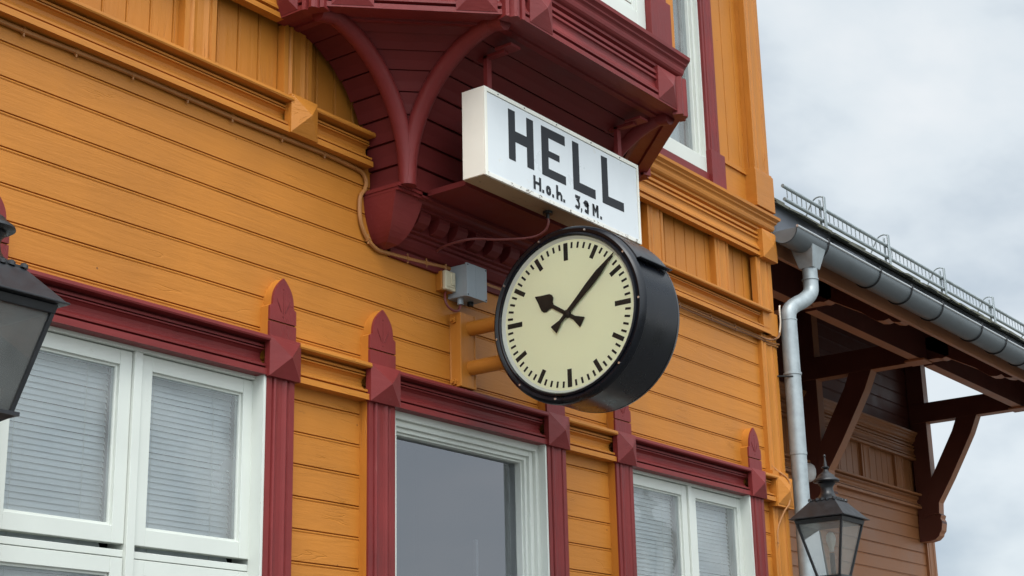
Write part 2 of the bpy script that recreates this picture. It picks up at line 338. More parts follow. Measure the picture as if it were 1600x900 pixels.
# backing shell so that no light leaks, set behind the boards
b = MB()
b.box(BX0, BX1, 5.9, 6.0, 0, 9, yz); b.box(BX0, BX0 + .1, .1, 5.9, 0, 9, yz); b.box(BX1 - .12, BX1, .02, 6, 0, 9.0, yz)
b.box(BX0, BX1 - .13, .5, 5.9, 4.2, 4.3, dark); b.box(BX0 + .11, BX1 - .13, 1.6, 1.7, 0, 9, dark)
b.build('back_wall', B)
b = MB(); b.box(BX0 - .5, BX1 + .5, -.55, 6.5, 9.0, 9.15, slate); b.box(BX0 - .5, BX1 + .5, -.6, -.55, 8.95, 9.2, rdk); b.build('roof', B)

# lower belt cornice, frieze and crown (left piece stops at the bay, right piece runs round the corner)
c1 = MB(); c1.sweep([(BX0, 0), (5.58, 0)], belt_at(ZB), yx)
left_belt = c1.build('belt_cornice', B)
c2 = MB(); c2.sweep([(7.2, 0), (9.80, 0)], belt_at(ZB), yx); right_belt = c2.build('belt_cornice', B)
def pyr(x0, x1, z0, z1, y, mt, name, parent, base=.02, depth=.045):
    p = MB(); cx = (x0 + x1) / 2; cz = (z0 + z1) / 2
    p.pyramid((cx, y, cz), ((x1 - x0) / 2, 0, 0), (0, 0, (z1 - z0) / 2), depth, base, mt)
    return p.build(name, parent)
# note: u x w = x cross z = -y, i.e. outward
for cx in (5.078, 2.0, -.2): pyr(cx - .09, cx + .09, 4.49, 4.685, -.03, yx, 'cornice_block', left_belt, base=.045, depth=.05)
# frieze between belts
b = MB()
vboards(b, BX0, BX1, 4.66, 5.10, .042, yz, pitch=.132, xref=4.869)
b.build('frieze_boards', B)
def stud(x0, x1, z0, z1, y=-.004, m=yz):
    w = x1 - x0; p = MB()
    pr = [(0, .045), (0, 0), (.14 * w, 0), (.16 * w, .008), (.20 * w, .008), (.23 * w, 0), (.27 * w, -.004), (.34 * w, .001), (.40 * w, .004), (.60 * w, .004), (.66 * w, .001), (.73 * w, -.004), (.77 * w, 0), (.80 * w, .008), (.84 * w, .008), (.86 * w, 0), (w, 0), (w, .045)]
    v = [(x0 + a, y + c, z0) for a, c in pr] + [(x0 + a, y + c, z1) for a, c in pr]; n = len(pr)
    p.add(v, [(i, i + 1, n + i + 1, n + i) for i in range(n - 1)], m)
    p.add(v, [tuple(range(n)), tuple(range(n, 2 * n))], m)
    return p
for sx in (8.294, 9.16, 7.43, 4.375, 5.005 - .0, 3.51, 2.64, 1.78, .91, .05, -.81):
    stud(sx, sx + .19, 4.66, 5.075).build('frieze_stud', B)
cr_l = MB(); cr_l.sweep([(BX0, 0), (4.95, 0)], crown, yx); cr_l.build('crown_cornice', B)
cr_r = MB(); cr_r.sweep([(7.84, 0), (9.9, 0), (9.9, 5.9)], crown, yx); crr = cr_r.build('crown_cornice', B)
# corner pilaster: grooved upright with plinth, capital blocks
def cpil(z0, z1, x0=9.70, x1=9.905, y=-.03):
    p = stud(x0, x1, z0, z1, y=y); p.box(x1 - .002, x1 + .03, y + .004, .20, z0, z1, yz); p.box(x0 + .03, x1, y + .01, .02, z0, z1, yz); return p
b = cpil(0, 3.27); b.box(9.69, 9.93, -.075, .21, 3.27, 3.48, yx); b.box(9.695, 9.925, -.05, .2, 3.48, 3.52, yx)
cp = b.build('corner_pilaster', B)
b = cpil(3.52, 5.05); b.box(9.705, 9.925, -.055, .2, 4.49, 4.66, yz); b.build('corner_pilaster', B)
b = MB(); b.box(9.74, 9.955, -.075, .2, 5.05, 5.262, yx)
b.add([(9.74, -.075, 5.05), (9.955, -.075, 5.05), (9.955, -.075, 5.262), (9.74, -.075, 5.262), (9.85, -.105, 5.156)], [(0, 1, 4), (1, 2, 4), (2, 3, 4), (3, 0, 4)], yx)
b.build('corner_block', B)
pyr(9.70, 9.92, 3.285, 3.475, -.07, yx, 'corner_block', B, base=.008, depth=.035)
# wall above the crown: upright boards
b = MB(); vboards(b, BX0, 8.03, 5.40, 9, .0, yz, pitch=.165, xref=.03); vboards(b, 9.22, BX1, 5.70, 9, .0, yz, pitch=.165, xref=.0425); vboards(b, 8.03, 9.22, 7.49, 9, 0, yz, pitch=.165, xref=.03)
b.box(9.26, BX1, -.012, .02, 5.40, 5.655, yx); b.box(9.26, 9.68, -.026, .02, 5.655, 5.672, yx); b.box(9.26, 9.68, -.020, .02, 5.676, 5.69, yx)
b.box(7.8, 8.01, -.012, .02, 5.40, 5.655, yx)
b.build('upper_board_wall', B)
b = stud(9.685, 9.885, 5.705, 9, y=-.085); b.box(9.688, 9.882, -.070, .02, 5.7, 9, yz); b.box(9.883, 9.912, -.078, .2, 5.4, 9, yz)
b.box(9.66, 9.93, -.098, .21, 5.415, 5.69, yx); b.box(9.665, 9.925, -.090, .2, 5.69, 5.706, yx)
up = b.build('corner_pilaster', B, bevel=.003)

# header band (ochre between windows) and red headers
segs_y = [(BX0, .7), (2.5, 3.31), (5.07, 5.56), (7.215, 7.715), (9.53, 9.70)]
for a, c in segs_y:
    p = MB(); p.sweep([(a, 0), (c, 0)], belt_at(HB), yx); p.build('header_band', B)
for a, c in WINS + WINS0:
    p = MB(); p.sweep([(a, 0), (c, 0)], [(o * .95, z) for o, z in belt_at(HB)], rx); p.build('window_header', B)

def finial(x0, x1, parent):
    cx = (x0 + x1) / 2; w = (x1 - x0) / 2 - .008
    def shape(ww, top=0):
        a = ww * .80; pts = [(cx - ww, 3.475), (cx + ww, 3.475), (cx + ww, 3.625), (cx + a, 3.635)]
        for i in range(1, 10):
            t = i / 9
            pts.append((cx + a * (1 - t ** 2.5) if i < 9 else cx, 3.637 + .132 * t + top))
        pts2 = [(2 * cx - x, z) for x, z in pts[2:-1]][::-1]
        return pts + pts2
    p = MB(); p.prism_y(shape(w), -.048, .01, yz)
    sh = shape(w - .001); lo = [q for q in sh if q[1] < 3.5]
    # red face in two pieces with a groove between them
    p.prism_y([(cx - w, 3.475), (cx + w, 3.475), (cx + w, 3.553), (cx - w, 3.553)], -.060, -.0485, rz)
    up_ = [(cx - w, 3.560), (cx + w, 3.560)] + [q for q in sh[2:]]
    p.prism_y(up_, -.060, -.0485, rz)
    # carved leaf
    for d in (-1, 0, 1):
        if d == 0: pts = [(cx, -.0595, 3.70), (cx, -.0595, 3.60)]
        else: pts = [(cx + d * .040, -.0595, 3.668), (cx + d * .036, -.0595, 3.652), (cx + d * .024, -.0595, 3.632), (cx + d * .012, -.0595, 3.606)]
        p.tube(pts, .004, rdk, n=6, rs=[.0015] + [.004] * (len(pts) - 2) + [.003])
    for z in (3.715, 3.585): p.lathe((cx, -.0598, z), [(0, 0), (.005, 0)], tick, n=8) if False else p.tube([(cx, -.060, z), (cx, -.0612, z)], .004, rdk, n=8)
    return p.build('finial', parent)
for x0, x1 in PIL + PIL0:
    p = MB(); w = x1 - x0
    p.box(x0 + .004, x1 - .004, -.046, .03, .0, 3.30, yz)
    xx0, xx1 = x0 + .004, x1 - .010; ww = xx1 - xx0
    pr = [(0, 0), (0, -.012), (.16, -.012), (.18, -.004), (.22, -.004), (.24, -.014), (.28, -.018), (.34, -.013), (.42, -.010), (.55, -.010), (.62, -.013), (.68, -.018), (.73, -.012), (.75, -.004), (.79, -.004), (.82, -.012), (1, -.012), (1, 0)]
    v = [(xx0 + a * ww, -.0462 + c, .0) for a, c in pr] + [(xx0 + a * ww, -.0462 + c, 3.30) for a, c in pr]; n = len(pr)
    p.add(v, [(i, i + 1, n + i + 1, n + i) for i in range(n - 1)] + [tuple(range(n)), tuple(range(n, 2 * n))], rz)
    if any(abs(x0 - c) < .02 for _, c in WINS + WINS0): p.box(x0 - .012, x0 + .0035, -.052, .02, 1.0, 3.30, wh)
    po = p.build('window_pilaster', B)
    finial(x0, x1, po)
    q = MB(); q.pyramid(((x0 + x1) / 2 + .003, -.045, 3.388), ((x1 - x0) / 2 + .006, 0, 0), (0, 0, .093), .042, .032, rx); q.build('corner_block', po)

# ---- ground floor windows
def frame_rect(mb, x0, x1, z0, z1, w, y0, y1, m, wb=None):
    wb = wb or w
    mb.box(x0, x0 + w, y0, y1, z0, z1, m); mb.box(x1 - w, x1, y0, y1, z0, z1, m)
    mb.box(x0 + w, x1 - w, y0 + .001, y1, z1 - w, z1, m); mb.box(x0 + w, x1 - w, y0 + .001, y1, z0, z0 + wb, m)
def blinds(x0, x1, z0, z1, y, parent):
    p = MB(); z = z0; k = 0; rnd = random.Random(int(x0 * 100))
    while z < z1:
        t = rnd.uniform(-.001, .001)
        pts = [(y - .006, z - .013 + t), (y - .003, z - .004 + t), (y + .003, z + .009), (y + .006, z + .0135)]
        sg = rnd.uniform(-.0018, .0018); v = [(x0, a, c) for a, c in pts] + [(x1, a, c + sg) for a, c in pts]
        p.add(v, [(i, i + 1, 5 + i, 4 + i) for i in range(3)], blind, True); z += .0245
    for f in (.2, .8): p.tube([(x0 + (x1 - x0) * f, y - .013, z0), (x0 + (x1 - x0) * f, y - .013, z1)], .0012, wh, n=5)
    return p.build('blind', parent)
def sash(x0, x1, z0, z1, parent, w=.062, wb=.068, y0=.018, y1=.06, gl=g_win, hinge=None):
    p = MB(); frame_rect(p, x0, x1, z0, z1, w, y0, y1, wh, wb)
    # inner glazing bead steps
    frame_rect(p, x0 + w - .001, x1 - w + .001, z0 + wb - .001, z1 - w + .001, .012, y0 + .014, y1, wh)
    so_ = p.build('sash', parent, bevel=.002)
    return so_
def pane(x0, x1, z0, z1, y, parent, gl):
    p = MB(); p.add([(x0, y, z0), (x1, y, z0), (x1, y, z1), (x0, y, z1)], [(0, 1, 2, 3)], gl); return p.build('pane', parent, recalc=False)
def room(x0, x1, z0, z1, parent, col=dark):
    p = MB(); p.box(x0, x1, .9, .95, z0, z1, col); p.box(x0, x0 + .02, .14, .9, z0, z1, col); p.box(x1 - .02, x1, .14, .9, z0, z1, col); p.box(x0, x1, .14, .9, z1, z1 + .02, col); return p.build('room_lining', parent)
def hinge(x, z, parent):
    p = MB(); p.tube([(x, -.010, z - .055), (x, -.010, z - .002)], .009, wh, n=10); p.tube([(x, -.010, z + .002), (x, -.010, z + .05)], .009, wh, n=10); p.tube([(x, -.010, z - .062), (x, -.010, z - .055)], .006, iron, n=8)
    return p.build('hinge', parent)

def casement(x0, x1, xm, zt, ztr, zbot):
    """frame x0..x1, mullion centre xm, transom band at ztr, two sashes over two sashes"""
    f = MB(); frame_rect(f, x0, x1, zbot, zt, .040, -.004, .13, wh)
    f.box(xm - .021, xm + .021, .004, .12, zbot + .04, zt - .04, wh)
    f.box(x0 + .04, xm - .021, .022, .12, ztr - .018, ztr + .010, wh); f.box(xm + .021, x1 - .04, .022, .12, ztr - .018, ztr + .010, wh)
    fo = f.build('window', B, bevel=.002)
    for a, c in ((x0 + .043, xm - .024), (xm + .024, x1 - .043)):
        sash(a, c, ztr + .034, zt - .044, fo); sash(a, c, zbot + .045, ztr - .022, fo)
        pane(a + .058, c - .058, ztr + .09, zt - .1, .042, fo, g_win); pane(a + .058, c - .058, zbot + .1, ztr - .075, .042, fo, g_win)
        blinds(a + .03, c - .045, zbot + .1, zt - .02, .115, fo)
    return fo
w1 = casement(3.512, 4.925, 4.214, 3.325, 2.460, 1.1)
hinge(4.886, 3.13, w1); hinge(4.886, 2.66, w1)
w3 = casement(7.90, 9.39, 8.66, 3.325, 2.460, 1.1); hinge(9.352, 3.10, w3)
w0 = casement(.9, 2.3, 1.6, 3.325, 2.460, 1.1)
# middle window: one large fixed pane in stepped frame
f = MB(); frame_rect(f, 5.76, 7.05, 1.1, 3.325, .062, -.006, .16, wh)
frame_rect(f, 5.822, 6.988, 1.162, 3.263, .03, .016, .15, wh)
frame_rect(f, 5.852, 6.958, 1.192, 3.233, .022, .034, .14, wh)
frame_rect(f, 5.874, 6.936, 1.214, 3.211, .012, .05, .13, wh)
w2 = f.build('window', B, bevel=.0025); pane(5.88, 6.93, 1.22, 3.205, .09, w2, g_dark)
p = MB(); p.box(6.84, 6.86, .3, .32, 1.2, 2.8, curt); p.build('curtain_rail', w2)
for a, c in WINS: room(a - .05, c + .05, 1.0, 3.4, w2 if a > 5 and a < 7 else (w1 if a < 5 else w3), dark if 5 < a < 7 else dark)

# ---- upper right window
f = MB(); frame_rect(f, 8.02, 9.235, 5.51, 7.5, .12, -.002, .12, wh); frame_rect(f, 8.14, 9.115, 5.63, 7.38, .028, .03, .11, wh)
frame_rect(f, 8.168, 9.087, 5.655, 7.355, .016, .05, .10, wh)
f.box(8.14, 9.10, .0, .03, 5.575, 5.592, wh)
w4 = f.build('window', B, bevel=.002); pane(8.18, 9.08, 5.66, 7.34, .072, w4, g_win)
b = MB(); n = 60; v = []
for i in range(n + 1):
    x = 8.15 + .93 * i / n; y = .2 + .03 * math.sin(i * .9) + .012 * math.sin(i * 2.3); v += [(x, y, 5.5), (x, y, 7.4)]
b.add(v, [(2 * i, 2 * i + 2, 2 * i + 3, 2 * i + 1) for i in range(n)], curt, True); b.build('curtain', w4)
room(8.0, 9.2, 5.4, 7.5, w4); hinge(9.20, 5.78, w4)
b = MB(); b.box(8.0, 9.125, -.02, .02, 5.435, 5.512, rx)
b.build('window_sill', w4, bevel=.003)
x0, x1 = 9.125, 9.285; ww = x1 - x0
b = MB(); v = [(x0 + a * ww, -.012 + c, 5.68) for a, c in pr] + [(x0 + a * ww, -.012 + c, 7.6) for a, c in pr]; n = len(pr)
b.add(v, [(i, i + 1, n + i + 1, n + i) for i in range(n - 1)] + [tuple(range(n))], rz); b.box(x0, x1, -.0115, .02, 5.5, 7.6, rz); b.box(9.12, 9.312, -.045, .02, 5.41, 5.685, rz)
b.build('window_pilaster', w4, bevel=.002)

# ================================================================== bay (oriel) hanging on the wall
CX = 6.395; HWf = .765      # half width of the front facet
SD = .24                   # depth of the straight return
def bay_plan(c): return [(CX - HWf - c, .0), (CX - HWf - c, -SD), (CX - HWf, -SD - c), (CX + HWf, -SD - c), (CX + HWf + c, -SD), (CX + HWf + c, 0)]
CB = .65
bb = MB()
crown_r = [(o if z > 5.25 else o + .0, z) for o, z in crown]
bb.sweep(bay_plan(CB), [(-.16, 5.080), (-.125, 5.078), (-.122, 5.066), (-.085, 5.066), (-.082, 5.077), (-.030, 5.077), (-.024, 5.063)] + crown_r[1:], rx, close_ends=False)
BAY = bb.build('bay_window', B)
# upper walls of the bay
b = MB(); b.sweep(bay_plan(CB - .012), [(0, 5.40), (0, 7.8)], rx, close_ends=False)
b.build('bay_wall', BAY)
b = MB()
pts = bay_plan(CB); zt = 7.8
b.add([(x, y, zt) for x, y in pts], [tuple(range(6))], rx); b.build('bay_roof', BAY)
# bay front window, red corner pilaster and ochre post
YF = -SD - CB
f = MB(); frame_rect(f, 5.90, 6.885, 5.47, 7.4, .085, YF - .012, YF + .05, wh); frame_rect(f, 5.985, 6.80, 5.555, 7.32, .03, YF - .004, YF + .05, wh); frame_rect(f, 6.015, 6.77, 5.60, 7.29, .014, YF + .004, YF + .05, wh)
f.box(6.02, 6.76, YF - .010, YF + .02, 5.520, 5.534, wh)
wb_ = f.build('bay_casement', BAY, bevel=.002)
b = MB(); b.add([(6.03, YF + .006, 5.61), (6.76, YF + .006, 5.61), (6.76, YF + .006, 7.28), (6.03, YF + .006, 7.28)], [(0, 1, 2, 3)], g_win); b.build('bay_pane', BAY, recalc=False)
b = MB(); b.box(6.887, 7.10, YF - .05, YF + .0, 5.40, 5.70, rz); b.box(6.90, 7.08, YF - .035, YF + .0, 5.70, 7.7, rz); b.box(7.085, 7.165, YF - .030, YF + .03, 5.40, 7.7, yz)
b.box(5.69, 5.895, YF - .05, YF, 5.40, 5.70, rz); b.box(5.71, 5.89, YF - .035, YF, 5.70, 7.7, rz)
b.build('bay_pilaster', BAY, bevel=.003)
# pyramid blocks and corner trims on the bay's belt
def bay_block(cx, cy, ux, uy, half, name='corner_block'):
    p = MB(); p.pyramid((cx, cy, 5.170), (ux * half, uy * half, 0), (0, 0, .098), .04, .052, rx); return p.build(name, BAY)
q2 = math.sqrt(.5)
bay_block(CX - HWf + .195, YF, 1, 0, .095); bay_block(CX + HWf - .145, YF, 1, 0, .095)
# canted left facet from (4.98,-.24) to (5.63,-.89)
ax, ay = CX - HWf - CB, -SD
for s_ in (.165, .92 - .165): bay_block(ax + s_ * q2, ay - s_ * q2, q2, -q2, .10)
ax2, ay2 = CX + HWf, YF
for s_ in (.165, .92 - .165): bay_block(ax2 + s_ * q2, ay2 + s_ * q2, q2, q2, .10)
bay_block(ax - .0, -.085, 0, -1, .075)
def trim(cx, cy, nx, ny, dz=0):
    p = MB(); t = Vector((-ny, nx, 0)); nn = Vector((nx, ny, 0)); c = Vector((cx, cy, 0))
    prof = [(-.062, .0), (-.055, .058), (-.036, .060), (-.030, .048), (-.022, .060), (-.014, .070), (0, .078), (.014, .070), (.022, .060), (.030, .048), (.036, .060), (.055, .058), (.062, 0)]
    v = [c + t * a + nn * o + Vector((0, 0, 5.045)) for a, o in prof] + [c + t * a + nn * o + Vector((0, 0, 5.27)) for a, o in prof]; n = len(prof)
    p.add(v, [(i, i + 1, n + i + 1, n + i) for i in range(n - 1)] + [tuple(range(n)), tuple(range(n, 2 * n))], rz); return p.build('corner_trim', BAY)
c22 = math.cos(rad(22.5)); s22 = math.sin(rad(22.5))
trim(CX - HWf, YF, -s22, -c22); trim(CX + HWf, YF, s22, -c22); trim(ax, ay, -c22, -s22); trim(CX + HWf + CB, -SD, c22, -s22)

# coved underside: boards between the ribs
ZC0, ZC1 = 4.36, 5.075
def cz(z):
    t = max(0, min(1, (z - (ZC0 + .03)) / (ZC1 - ZC0 - .02)))
    return .65 * (1 - math.sqrt(max(0, 1 - t * t)))
def cove_rows():
    # board joints evenly along the curve
    zs = [ZC0 + (ZC1 - ZC0) * math.sin(math.pi / 2 * i / 90) for i in range(91)]
    pts = [(cz(z), z) for z in zs]; out = [pts[0]]; acc = 0; rows = []
    L_ = [0]
    for i in range(1, len(pts)): L_.append(L_[-1] + math.hypot(pts[i][0] - pts[i - 1][0], pts[i][1] - pts[i - 1][1]))
    tot = L_[-1]; nb = 8; res = []
    def at(s):
        for i in range(1, len(pts)):
            if L_[i] >= s: 
                f = (s - L_[i - 1]) / max(1e-9, L_[i] - L_[i - 1]); a = pts[i - 1]; c = pts[i]; tx, tz = c[0] - a[0], c[1] - a[1]; q = math.hypot(tx, tz) or 1
                return (a[0] + tx * f, a[1] + tz * f, tz / q, -tx / q)
        return (*pts[-1], 0, -1)
    for k in range(nb):
        s0, s1 = tot * k / nb, tot * (k + 1) / nb
        for s, o in ((s0 + .0005, .018), (s0 + .007, .018), (s0 + .009, -.005), (s0 + .020, -.005), ((s0 + s1) / 2, 0), (s1 - .001, .003)):
            x, z, nx, nz = at(s); res.append((x - nx * o, z - nz * o))
    return res
rows = cove_rows()
for nm, mk in (('left', 0),):
    pass
b = MB()
k = len(rows)
def strip(fn_a, fn_b, m):
    v = [fn_a(c, z) for c, z in rows] + [fn_b(c, z) for c, z in rows]
    b.add(v, [(i, i + 1, k + i + 1, k + i) for i in range(k - 1)], m)
xL, xR = CX - HWf, CX + HWf
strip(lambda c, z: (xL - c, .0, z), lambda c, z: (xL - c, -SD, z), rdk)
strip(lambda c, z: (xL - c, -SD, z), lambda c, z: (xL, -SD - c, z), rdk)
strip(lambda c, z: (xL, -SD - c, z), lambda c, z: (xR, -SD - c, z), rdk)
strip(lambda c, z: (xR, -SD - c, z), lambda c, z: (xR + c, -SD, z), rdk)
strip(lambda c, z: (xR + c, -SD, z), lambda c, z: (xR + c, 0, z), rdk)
b.build('cove_boards', BAY)
# quirk mouldings between cove and belt
# curved ribs on the four arrises
zs = [ZC0 + (ZC1 - ZC0) * math.sin(math.pi / 2 * i / 26) for i in range(27)]
for fn in (lambda c: (xL - c, -SD), lambda c: (xL, -SD - c), lambda c: (xR, -SD - c), lambda c: (xR + c, -SD)):
    p = MB(); pts = []
    for z in zs:
        x, y = fn(cz(z)); pts.append((x, y - .006, z))
    x, y = fn(.635); pts.append((x, y + .01, 5.062))
    p.tube(pts, .045, rz, n=16)
    p.build('curved_rib', BAY)
# pendants under the ribs
for sgn_ in (-1, 1):
    p = MB(); n = 12; ring = []
    xo = CX + sgn_ * .815; xi = CX + sgn_ * .605; zt_, zb_ = 4.355, 4.095
    for i in range(n + 1):
        t = i / n; q = 1 - math.sqrt(max(0, 1 - t * t)); q1 = q * .9 + .1 * t
        z = zt_ - (zt_ - zb_) * t
        xa = xo + (xo * 0 + sgn_ * -1) * .13 * q1; xb = xi + sgn_ * .075 * q1; yd = -.215 * (1 - q * .97)
        if t > 0: yd += .015 * math.sin(math.pi * t)
        ring.append([(xa, 0.0, z), (xa, yd, z), (xb, yd, z), (xb, 0.0, z)])
    v = [q for r in ring for q in r]
    p.add(v, [(4 * i + j, 4 * i + (j + 1) % 4, 4 * i + 4 + (j + 1) % 4, 4 * i + 4 + j) for i in range(n) for j in range(4)] + [(0, 1, 2, 3), (4 * n, 4 * n + 1, 4 * n + 2, 4 * n + 3)], rx, False)
    a_, c_ = sorted((xo, xi)); 
    p.box(a_ - .004, c_ + .012, -.238, .0, 4.352, 4.372, rx); p.box(a_, c_ + .006, -.228, .0, 4.336, 4.3515, rx)
    p.build('pendant', BAY)
# lower shelf with dentil course between the pendants
b = MB(); xa, xb = CX - .60, CX + .60
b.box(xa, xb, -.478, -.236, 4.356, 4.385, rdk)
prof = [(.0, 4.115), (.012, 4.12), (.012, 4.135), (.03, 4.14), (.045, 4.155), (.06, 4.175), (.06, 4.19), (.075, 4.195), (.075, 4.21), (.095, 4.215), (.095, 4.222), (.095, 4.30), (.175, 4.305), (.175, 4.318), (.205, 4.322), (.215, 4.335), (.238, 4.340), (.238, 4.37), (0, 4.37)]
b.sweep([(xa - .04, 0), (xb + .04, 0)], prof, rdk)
shelf = b.build('shelf', BAY)
for i in range(8):
    x = xa + .03 + i * .152; p = MB(); p.prism_x([(-.094, 4.225), (-.12, 4.23), (-.15, 4.25), (-.165, 4.28), (-.165, 4.3045), (-.094, 4.3045)], x, x + .085, rdk); p.build('dentil', BAY)
b = MB(); b.box(xa - .03, xb + .03, -.02, 0, 4.08, 4.118, rdk); b.box(xL + .02, xR - .02, -.2, .0, 4.37, 4.40, rdk); b.build('shelf_backing', BAY)

# ================================================================== name sign
SX0, SX1, SY0, SY1, SZ0, SZ1 = 5.690, 7.090, -.685, -.545, 4.333, 4.796
T = thing('name_sign', (6.39, -.6, 4.333), 'white box sign lettered HELL, flaking along its bottom rim, hanging above the clock', 'sign')
b = MB()
b.box(SX0, SX1, SY0 + .010, SY1, SZ0 + .004, SZ1, sgf); 
b.box(SX0 + .004, SX1 - .004, SY0 + .012, SY1 - .002, SZ0, SZ0 + .0035, chip)
b.build('sign_case', T, bevel=.003)
b = MB(); fw = .022
b.box(SX0, SX0 + fw, SY0, SY0 + .0095, SZ0, SZ1, sgf); b.box(SX1 - fw * .8, SX1, SY0, SY0 + .0095, SZ0, SZ1, sgf); b.box(SX0 + fw, SX1 - fw * .8, SY0 + .0005, SY0 + .0095, SZ1 - fw, SZ1, sgf); b.box(SX0 + fw, SX1 - fw * .8, SY0 + .0003, SY0 + .0095, SZ0, SZ0 + fw, lip)
b.build('sign_rim', T, bevel=.0015)
b = MB(); b.box(SX0 + fw + .001, SX1 - fw * .8 - .001, SY0 + .005, SY0 + .0097, SZ0 + fw + .001, SZ1 - fw - .003, sgn); b.build('sign_face', T)
YL = SY0 + .005
def strokes_poly(mb, poly, m, y0=YL - .0012, y1=YL - .0002): mb.prism_y(poly, y0, y1, m)
def letter(name, polys):
    p = MB()
    for q in polys: strokes_poly(p, q, ltr)
    o = p.build(name, T); return o
zb, zt = 4.474, 4.741; m0, m1 = 4.578, 4.636
letter('letter', [[(5.887, zb), (5.943, zb), (5.943, m0), (6.040, m0), (6.040, zb), (6.098, zb), (6.098, zt), (6.040, zt), (6.040, m1), (5.943, m1), (5.943, zt), (5.887, zt)]])
letter('letter', [[(6.167, zb), (6.378, zb), (6.378, 4.521), (6.226, 4.521), (6.226, 4.584), (6.325, 4.584), (6.325, 4.620), (6.230, 4.620), (6.230, 4.690), (6.378, 4.690), (6.378, 4.743), (6.167, 4.741)]])
letter('letter', [[(6.446, zb), (6.653, zb), (6.653, 4.526), (6.505, 4.526), (6.505, 4.744), (6.446, 4.743)]])
letter('letter', [[(6.719, zb + .001), (6.929, zb + .004), (6.929, 4.529), (6.778, 4.526), (6.778, 4.745), (6.719, 4.744)]])
def ribbon(mb, pts, w, m):
    n = len(pts); Lp, Rp = [], []
    for i, p in enumerate(pts):
        a = Vector(pts[max(0, i - 1)]); c = Vector(pts[min(n - 1, i + 1)]); d = (c - a).normalized(); nn = Vector((-d.y, d.x)) * w / 2
        if 0 < i < n - 1:
            d1 = (Vector(p) - a).normalized(); d2 = (c - Vector(p)).normalized(); nn = nn / max(.6, math.sqrt((1 + d1.dot(d2)) / 2))
        Lp.append((p[0] + nn.x, p[1] + nn.y)); Rp.append((p[0] - nn.x, p[1] - nn.y))
    v = [(x, YL - .0012, z) for x, z in Lp] + [(x, YL - .0012, z) for x, z in Rp]
    mb.add(v, [(i, i + 1, n + i + 1, n + i) for i in range(n - 1)], m)
z0, z1 = 4.374, 4.448; sw = .0185
def rr(x0, x1, z0, z1, r, n=4):
    pts = []
    for cx, cz_, a in ((x1 - r, z1 - r, 0), (x0 + r, z1 - r, 90), (x0 + r, z0 + r, 180), (x1 - r, z0 + r, 270)):
        pts += [(cx + r * math.cos(rad(a + 90 * i / n)), cz_ + r * math.sin(rad(a + 90 * i / n))) for i in range(n + 1)]
    return pts + [pts[0]]
h = sw / 2
p = MB(); ribbon(p, [(6.088 + h, z0), (6.088 + h, z1)], sw, ltr); ribbon(p, [(6.155 - h, z0), (6.155 - h, z1)], sw, ltr); ribbon(p, [(6.1035, 4.412), (6.1395, 4.412)], .015, ltr); p.build('small_letter', T)
p = MB(); ribbon(p, rr(6.196 + h, 6.240 - h, z0 + h, 4.426 - h, .012), sw, ltr); p.build('small_letter', T)
p = MB(); ribbon(p, [(6.298 + h - .012, z0), (6.298 + h - .012, z1 + .004)], sw, ltr); ribbon(p, [(6.3015, 4.402), (6.312, 4.413), (6.322, 4.413), (6.331, 4.403), (6.332, z0)], .017, ltr); p.build('small_letter', T)
for x in (6.171, 6.2575, 6.356, 6.697):
    p = MB(); strokes_poly(p, [(x - .0085, z0), (x + .0085, z0), (x + .0085, z0 + .017), (x - .0085, z0 + .017)], ltr); p.build('full_stop', T)
p = MB(); ribbon(p, [(6.458, z1 - h), (6.497, z1 - h), (6.476, 4.420), (6.488, 4.416), (6.492, 4.405), (6.492, 4.392), (6.484, 4.382), (6.468, 4.382), (6.458, 4.388)], .017, ltr); p.build('small_numeral', T)
p = MB(); strokes_poly(p, [(6.508, 4.386), (6.520, 4.386), (6.520, 4.374), (6.512, 4.362), (6.506, 4.362), (6.510, 4.374), (6.508, 4.376)], ltr); p.build('comma', T)
p = MB(); ribbon(p, rr(6.538 + h, 6.582 - h, 4.404 + h, z1 - .006 - h, .010), sw, ltr); ribbon(p, [(6.582 - h, 4.43), (6.582 - h, 4.390), (6.572, 4.380), (6.555, 4.380), (6.545, 4.385)], sw, ltr); p.build('small_numeral', T)
p = MB(); ribbon(p, [(6.617 + h, z0), (6.617 + h, z1 - .006)], sw, ltr); ribbon(p, [(6.674 - h, z0), (6.674 - h, z1 - .004)], sw, ltr); ribbon(p, [(6.617 + h, z1 - .010), (6.6455, 4.406), (6.674 - h, z1 - .008)], .015, ltr); p.build('small_letter', T)
for x in (5.80, 6.02, 6.30, 6.62, 6.90):
    p = MB(); p.tube([(x, SY0 - .002, SZ1 - .012), (x, SY0 + .002, SZ1 - .012)], .0035, iron, n=8); p.build('screw', T)
